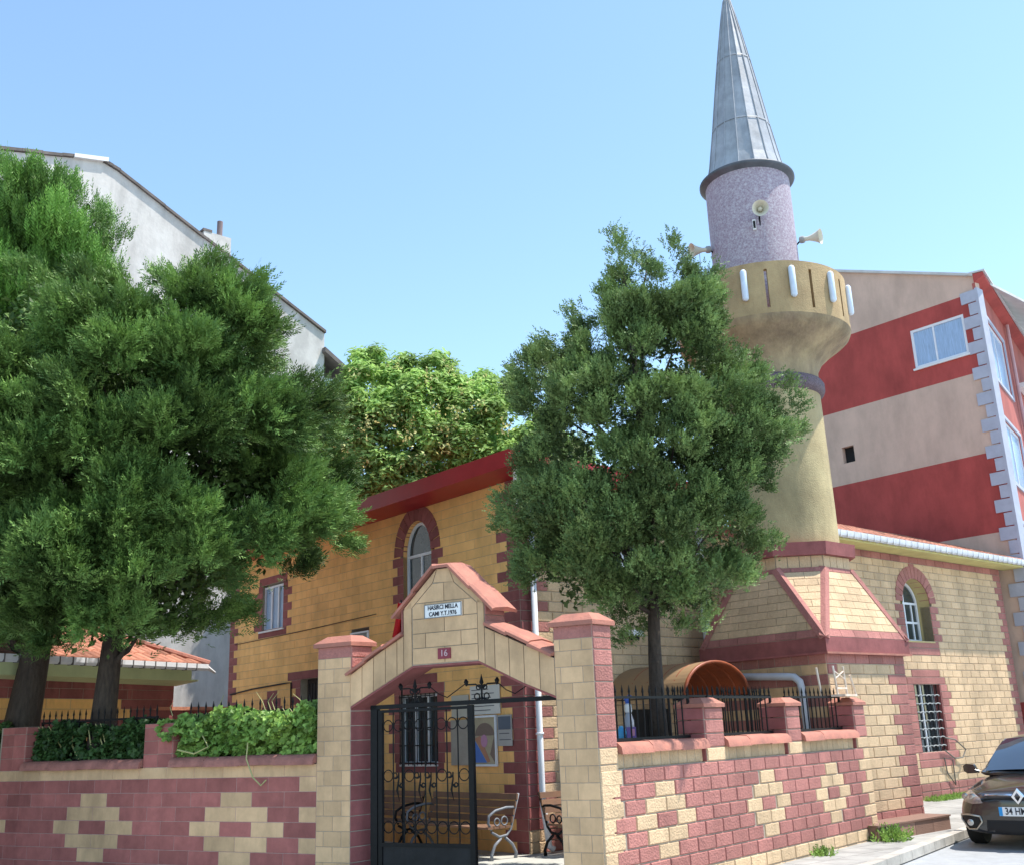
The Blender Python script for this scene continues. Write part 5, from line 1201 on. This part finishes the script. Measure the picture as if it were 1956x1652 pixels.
ivyA = leafmat('ivy_green', (.32, .47, .11), (.12, .24, .05), trans=.3, rough=.4); ivyB = leafmat('shaded_ivy_green', (.055, .11, .03), (.03, .065, .018), trans=.2, rough=.45)  # ivyA leaf colour brightened for sun, ivyB darkened for tree shade
def mA(s, z, n):
    if n > -.05 and z < 2.25+.12*math.sin(s*4): return True
    return False
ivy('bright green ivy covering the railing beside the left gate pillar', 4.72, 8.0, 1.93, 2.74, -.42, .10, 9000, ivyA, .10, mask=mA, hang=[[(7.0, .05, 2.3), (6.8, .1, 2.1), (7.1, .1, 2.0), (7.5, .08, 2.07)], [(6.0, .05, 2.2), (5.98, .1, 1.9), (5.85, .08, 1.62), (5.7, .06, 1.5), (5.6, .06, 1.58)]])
def mB(s, z, n):
    for hs, hz, r1, r2 in ((10.0, 2.25, .22, .16), (10.35, 2.2, .12, .2), (10.3, 1.98, .16, .08), (8.9, 2.3, .07, .05)):
        if ((s-hs)/r1)**2+((z-hz)/r2)**2 < 1 and random.random() < .93: return True
    return False
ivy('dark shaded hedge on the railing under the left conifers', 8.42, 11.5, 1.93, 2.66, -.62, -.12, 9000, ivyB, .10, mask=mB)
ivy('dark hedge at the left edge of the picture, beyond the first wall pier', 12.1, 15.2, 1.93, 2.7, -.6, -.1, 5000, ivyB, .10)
# weeds
def weed(name, label, c, r, n, hgt, m_):
    t = thing(name, c, label, 'weeds', 'weeds along the wall foot'); c = np.array(c, float); C = c+RNG.normal(0, 1, (n, 3))*np.array([r, r, 0]); C[:, 2] = c[2]; D_ = RNG.normal(0, .5, (n, 3))+np.array([0, 0, 1.])
    V, tn = sprays(C, D_, hgt, 6, hgt*.45, .016); tri_mesh('leaves', V, m_, t, tn)
wm = leafmat('weed_green', (.24, .36, .08), (.15, .28, .05))
weed('weed_clump', 'bright green weed clump where the street wall meets the minaret base', B.p(8.35, .25, 0), .17, 240, .22, wm)
weed('weed_clump', 'small weed at the foot of the street wall, below the middle niche', B.p(5.9, .12, 0), .10, 90, .12, wm)
for x in (14.6, 15.4, 16.4): pass
C = np.array([M2.p(random.uniform(13.6, 17.5), random.uniform(.08, .6), 0) for _ in range(900)]); V, tn = sprays(C, RNG.normal(0, .6, (900, 3))+np.array([0, 0, 1.]), .10, 5, .06, .012)
gr_ = tri_mesh('grass', V, wm, None, tn); tag(gr_, 'thin green grass along the foot of the far side wall', 'grass', kind='stuff')

for i, (sx_, sy_, lb) in enumerate(((1738, 1592, 'scrap of white paper on the pavement beside the brown step'), (1700, 1606, 'small crumpled paper on the pavement nearest the weed clump'))):
    q = MB(); c = np.array(ray(sx_, sy_)); c = c*(-EYE/c[2]); c[2] = .012
    q.add([c+np.array([random.uniform(-.02, .02)+.11*math.cos(a), .09*math.sin(a), random.uniform(0, .03)]) for a in np.linspace(0, 5.2, 6)]+[c+(0, 0, .03)], [(i_, (i_+1) % 6, 6) for i_ in range(6)]); tag(q.build('paper_scrap', paper), lb, 'litter', 'litter on the pavement')

# ------------------------------------------------------------------ car
CK = 1/K*.95; CH = R(54+180-2); cfw = np.array([math.cos(CH), math.sin(CH), 0.]); clf = np.array([-cfw[1], cfw[0], 0.])
CO = np.array([8.55, 19.25, -.15]); CO = CO
def C_(x, y, z): return CO+cfw*x*CK+clf*y*CK+np.array([0, 0, z*CK])
car = thing('parked_car', C_(-2.2, 0, 0), 'dark brown-grey saloon car parked facing the camera at the right edge', 'car')
paint = mat('brown_metallic_paint', (.013, .012, .013), rough=.22, metal=.12, var=.08, spec=.6, coat=.8)
def hull(sections, name, m_, parent, sub=2):
    """sections: (x, [(y,z)...]) right half profile from top centre to bottom centre"""
    q = MB(); n = len(sections[0][1]); vs = []
    for x, pr in sections:
        full = [(y, z) for y, z in pr]+[(-y, z) for y, z in pr[::-1][1:-1]]
        for p in full: vs.append(C_(x, p[0], p[1]))
    k = 2*n-2; m2 = len(sections); fs = [(i*k+j, i*k+(j+1) % k, (i+1)*k+(j+1) % k, (i+1)*k+j) for i in range(m2-1) for j in range(k)]+[tuple(range(k))[::-1], tuple((m2-1)*k+j for j in range(k))]
    q.add(vs, fs, 0, .5); return q.build(name, m_, parent, smooth=True, sub=sub)
def sec(w_, zt, zb, cr=.04, sh=.62): return [(0, zt), (.5*w_, zt-.25*cr), (.80*w_, zt-cr), (.94*w_, zt-cr-.09), (w_, zb+(zt-zb)*sh*.75), (.99*w_, zb+.14), (.90*w_, zb+.01), (0, zb)]
bs_ = [(0, sec(.60, .66, .22)), (-.03, sec(.66, .70, .20)), (-.12, sec(.78, .745, .18)), (-.28, sec(.855, .79, .17)), (-.6, sec(.89, .85, .16, .05)), (-1.0, sec(.90, .91, .16, .05)), (-1.3, sec(.905, .95, .16, .05)), (-2.5, sec(.905, .96, .16, .04)), (-3.6, sec(.90, .99, .17, .04)), (-4.2, sec(.88, .99, .2)), (-4.5, sec(.82, .93, .25)), (-4.6, sec(.74, .85, .3))]
body_o = hull(bs_, 'body', paint, car)
def gsec(w0, zt, w1, zb): return [(0, zt), (.6*w1, zt-.008), (.9*w1, zt-.035), (w1, zt-.09), (w1+(w0-w1)*.35, zb+(zt-zb)*.6), (w0, zb+.02), (w0*.98, zb-.05), (0, zb-.06)]
hull([(-1.12, gsec(.76, .955, .72, .93)), (-1.2, gsec(.77, .985, .72, .93)), (-1.75, gsec(.77, 1.30, .62, .93)), (-2.05, gsec(.77, 1.43, .58, .93)), (-2.6, gsec(.77, 1.475, .575, .93)), (-3.3, gsec(.76, 1.43, .57, .94)), (-3.9, gsec(.74, 1.13, .60, .96)), (-4.05, gsec(.72, 1.02, .66, .96))], 'roof', paint, car)
# windscreen
q = MB(); nx_ = 10; rows_ = [(-1.16, .965, .69), (-1.45, 1.145, .655), (-1.72, 1.30, .60), (-1.93, 1.395, .545)]; vs = []
for x, z, w_ in rows_:
    for i in range(nx_+1):
        y = -w_+2*w_*i/nx_; b = (y/w_)**2; vs.append(C_(x-.10*b+.035, y, z-.025*b+.022))
q.add(vs, [(j*(nx_+1)+i, j*(nx_+1)+i+1, (j+1)*(nx_+1)+i+1, (j+1)*(nx_+1)+i) for j in range(3) for i in range(nx_)]); q.build('windscreen', mat('windscreen_glass', (.02, .03, .05), rough=.03, spec=1., var=.05, coat=1.), car, smooth=True)
bpy.context.view_layer.update(); dg = bpy.context.evaluated_depsgraph_get(); bo = body_o.evaluated_get(dg)
cloc = np.array(off_of(car))
def onbody(y, z, off=.006, xs=.6):
    p = (C_(xs, y, z)-cloc)*K; hit, loc, nrm, _ = bo.ray_cast(Vector(p), Vector(tuple(-cfw)))
    if not hit: loc = Vector((C_(-.55, y, z)-cloc)*K); nrm = Vector(tuple(cfw))
    return np.array(loc)/K+cloc+np.array(nrm)*off/K
def decal(name, outline, m_, off=.006, rings=4, thick=0., parent=None):
    pts = []; n = len(outline)
    for i in range(n):
        a, b = outline[i], outline[(i+1) % n]; k = max(1, int(math.hypot(a[0]-b[0], a[1]-b[1])/.035))
        for j in range(k): pts.append((a[0]+(b[0]-a[0])*j/k, a[1]+(b[1]-a[1])*j/k))
    cy_, cz_ = sum(p[0] for p in pts)/len(pts), sum(p[1] for p in pts)/len(pts); vs = [onbody(cy_, cz_, off)]; n = len(pts)
    for r in range(1, rings+1):
        for p in pts: vs.append(onbody(cy_+(p[0]-cy_)*r/rings, cz_+(p[1]-cz_)*r/rings, off if r < rings else off*.3))
    q = MB(); fs = [(0, 1+i, 1+(i+1) % n) for i in range(n)]+[(1+(r-1)*n+i, 1+(r-1)*n+(i+1) % n, 1+r*n+(i+1) % n, 1+r*n+i) for r in range(1, rings) for i in range(n)]
    q.add(vs, fs); return q.build(name, m_, parent or car, smooth=True)
for sgn in (1, -1):
    q = MB(); vs = [C_(-1.62, sgn*.775, 1.0), C_(-3.6, sgn*.765, 1.02), C_(-3.3, sgn*.635, 1.34), C_(-2.2, sgn*.62, 1.36)]; q.add([p+clf*sgn*.02*CK for p in vs], [(0, 1, 2, 3)]); q.build('side_window', glass, car)
    hl_ = decal('headlight', [(sgn*y, z) for y, z in ((.46, .60), (.50, .665), (.60, .72), (.72, .755), (.82, .765), (.852, .72), (.84, .66), (.76, .61), (.60, .585))], mat('headlight_lens', (.22, .17, .15), rough=.12, spec=.9, coat=1., var=.4, scale=30), .012)
    q = MB()
    for y_ in (.60, .73): q.lathe(onbody(sgn*y_, .665, .012), [(.05, .0), (.06, .012), (.035, .02), (.01, .022)], 14, ax=cfw)
    q.build('headlight_lamp', mat('lamp_reflector', (.45, .43, .42), metal=.7, rough=.25), car)
    P = [(.52, .43), (.50, .36), (.58, .27), (.70, .265), (.80, .38), (.80, .44), (.66, .45)]; Q = [onbody(sgn*y, z, .014) for y, z in P]
    decal('fog_light_pocket', [(sgn*y, z) for y, z in P], dark, .004)
    q = MB(); q.tube(Q+[Q[0]], .016, 6); q.build('fog_light_trim', mat('satin_chrome', (.5, .46, .40), metal=.8, rough=.35), car, smooth=True)
    q = MB(); q.lathe(onbody(sgn*.66, .35, .0), [(.05, .0), (.055, .03), (.02, .04)], 14, ax=cfw); q.build('fog_light', MAT['lamp_reflector'], car)
    q = MB(); mc = C_(-1.42, sgn*.96, .985); a_ = clf*sgn
    pr = [(-.09, -.03), (-.08, -.065), (.05, -.07), (.10, -.03), (.10, .04), (.05, .07), (-.05, .06)]
    q.prism([mc+a_*x*CK+np.array([0, 0, y*CK]) for x, y in pr], -cfw*.10*CK); q.tube([C_(-1.45, sgn*.84, .94), C_(-1.43, sgn*.90, .96)], .035, 6); q.build('mirror', paint, car, smooth=60)
decal('grille', [(-.46, .655), (-.44, .69), (.44, .69), (.46, .655), (0, .632)], dark, .006)
for a, b in ((-.44, -.085), (.085, .44)): decal('chrome_strip', [(a, .690), (b, .690), (b, .712), (a, .708)], mat('chrome', (.75, .75, .78), metal=1., rough=.12, var=.02), .016, 2)
decal('lower_intake', [(-.46, .21), (.46, .21), (.44, .385), (-.44, .385)], dark, .006)
decal('bonnet_gap', [(-.80, .772), (-.5, .742), (0, .735), (.5, .742), (.80, .772), (.5, .7465), (0, .7395), (-.5, .7465)], dark, .003, 1)
ex = float((onbody(0, .68, 0)-CO) @ cfw)/CK
q = MB()
for ro, ri, dd in ((.088, .048, .025),):
    o_ = [(0, ro*1.25), (ro, 0), (0, -ro*1.25), (-ro, 0)]; i_ = [(0, ri*1.15), (ri*.8, 0), (0, -ri*1.15), (-ri*.8, 0)]
    b0 = [C_(ex+.0, y, .685+z) for y, z in o_]; b1_ = [C_(ex+.01, y, .685+z) for y, z in i_]; t0 = [C_(ex+.05, y*.86, .685+z*.86) for y, z in o_]; t1 = [C_(ex+.05, y*1.08, .685+z*1.08) for y, z in i_]
    q.add(b0+b1_+t0+t1, [(i, (i+1) % 4, 8+(i+1) % 4, 8+i) for i in range(4)]+[(8+i, 8+(i+1) % 4, 12+(i+1) % 4, 12+i) for i in range(4)]+[(12+i, 12+(i+1) % 4, 4+(i+1) % 4, 4+i) for i in range(4)])
q.build('emblem', MAT['chrome'], car)
px_ = float((onbody(0, .50, 0)-CO) @ cfw)/CK+.012
q = MB(); q.hexa(C_(px_, -.26, .44), clf*.52*CK, cfw*.01*CK, (0, 0, .115*CK), 0); q.hexa(C_(px_+.0102, -.26, .442), clf*.045*CK, cfw*.002*CK, (0, 0, .111*CK), 1)
pq = q.build('number_plate', [white, mat('plate_blue', (.03, .28, .62), rough=.4)], car)
# the blue strip sits at the left end as read from the front
CF = Fr(C_(px_+.012, 0, 0), math.degrees(math.atan2(clf[1], clf[0])))
if CF.nn @ cfw < 0: CF = Fr(C_(px_+.012, 0, 0), math.degrees(math.atan2(clf[1], clf[0])), True)
ux = np.cross(np.array([0, 0, 1.]), CF.nn); sgn_ = 1 if CF.d @ ux > 0 else -1
text('34 HM 65', CF, sgn_*.015*CK, (.4975)*CK-.15, .125*CK, 0.0, 'lettering', blk, pq, bold=.0015, sx=.78)
for x in (-.88, -3.58):
    for sgn in (1, -1):
        q = MB(); q.lathe(C_(x, sgn*.70, .31), [(.19*CK, -.0), (.30*CK, .0), (.315*CK, .03*CK), (.315*CK, .17*CK), (.30*CK, .20*CK), (.19*CK, .20*CK)], 32, ax=clf*sgn); wh = q.build('wheel', mat('tyre_rubber', (.02, .02, .02)), car, smooth=40)
        q = MB(); q.lathe(C_(x, sgn*.70, .31), [(.02, .16*CK), (.18*CK, .15*CK), (.2*CK, .19*CK)], 24, ax=clf*sgn); q.build('rim', MAT['lamp_reflector'], wh, smooth=40)
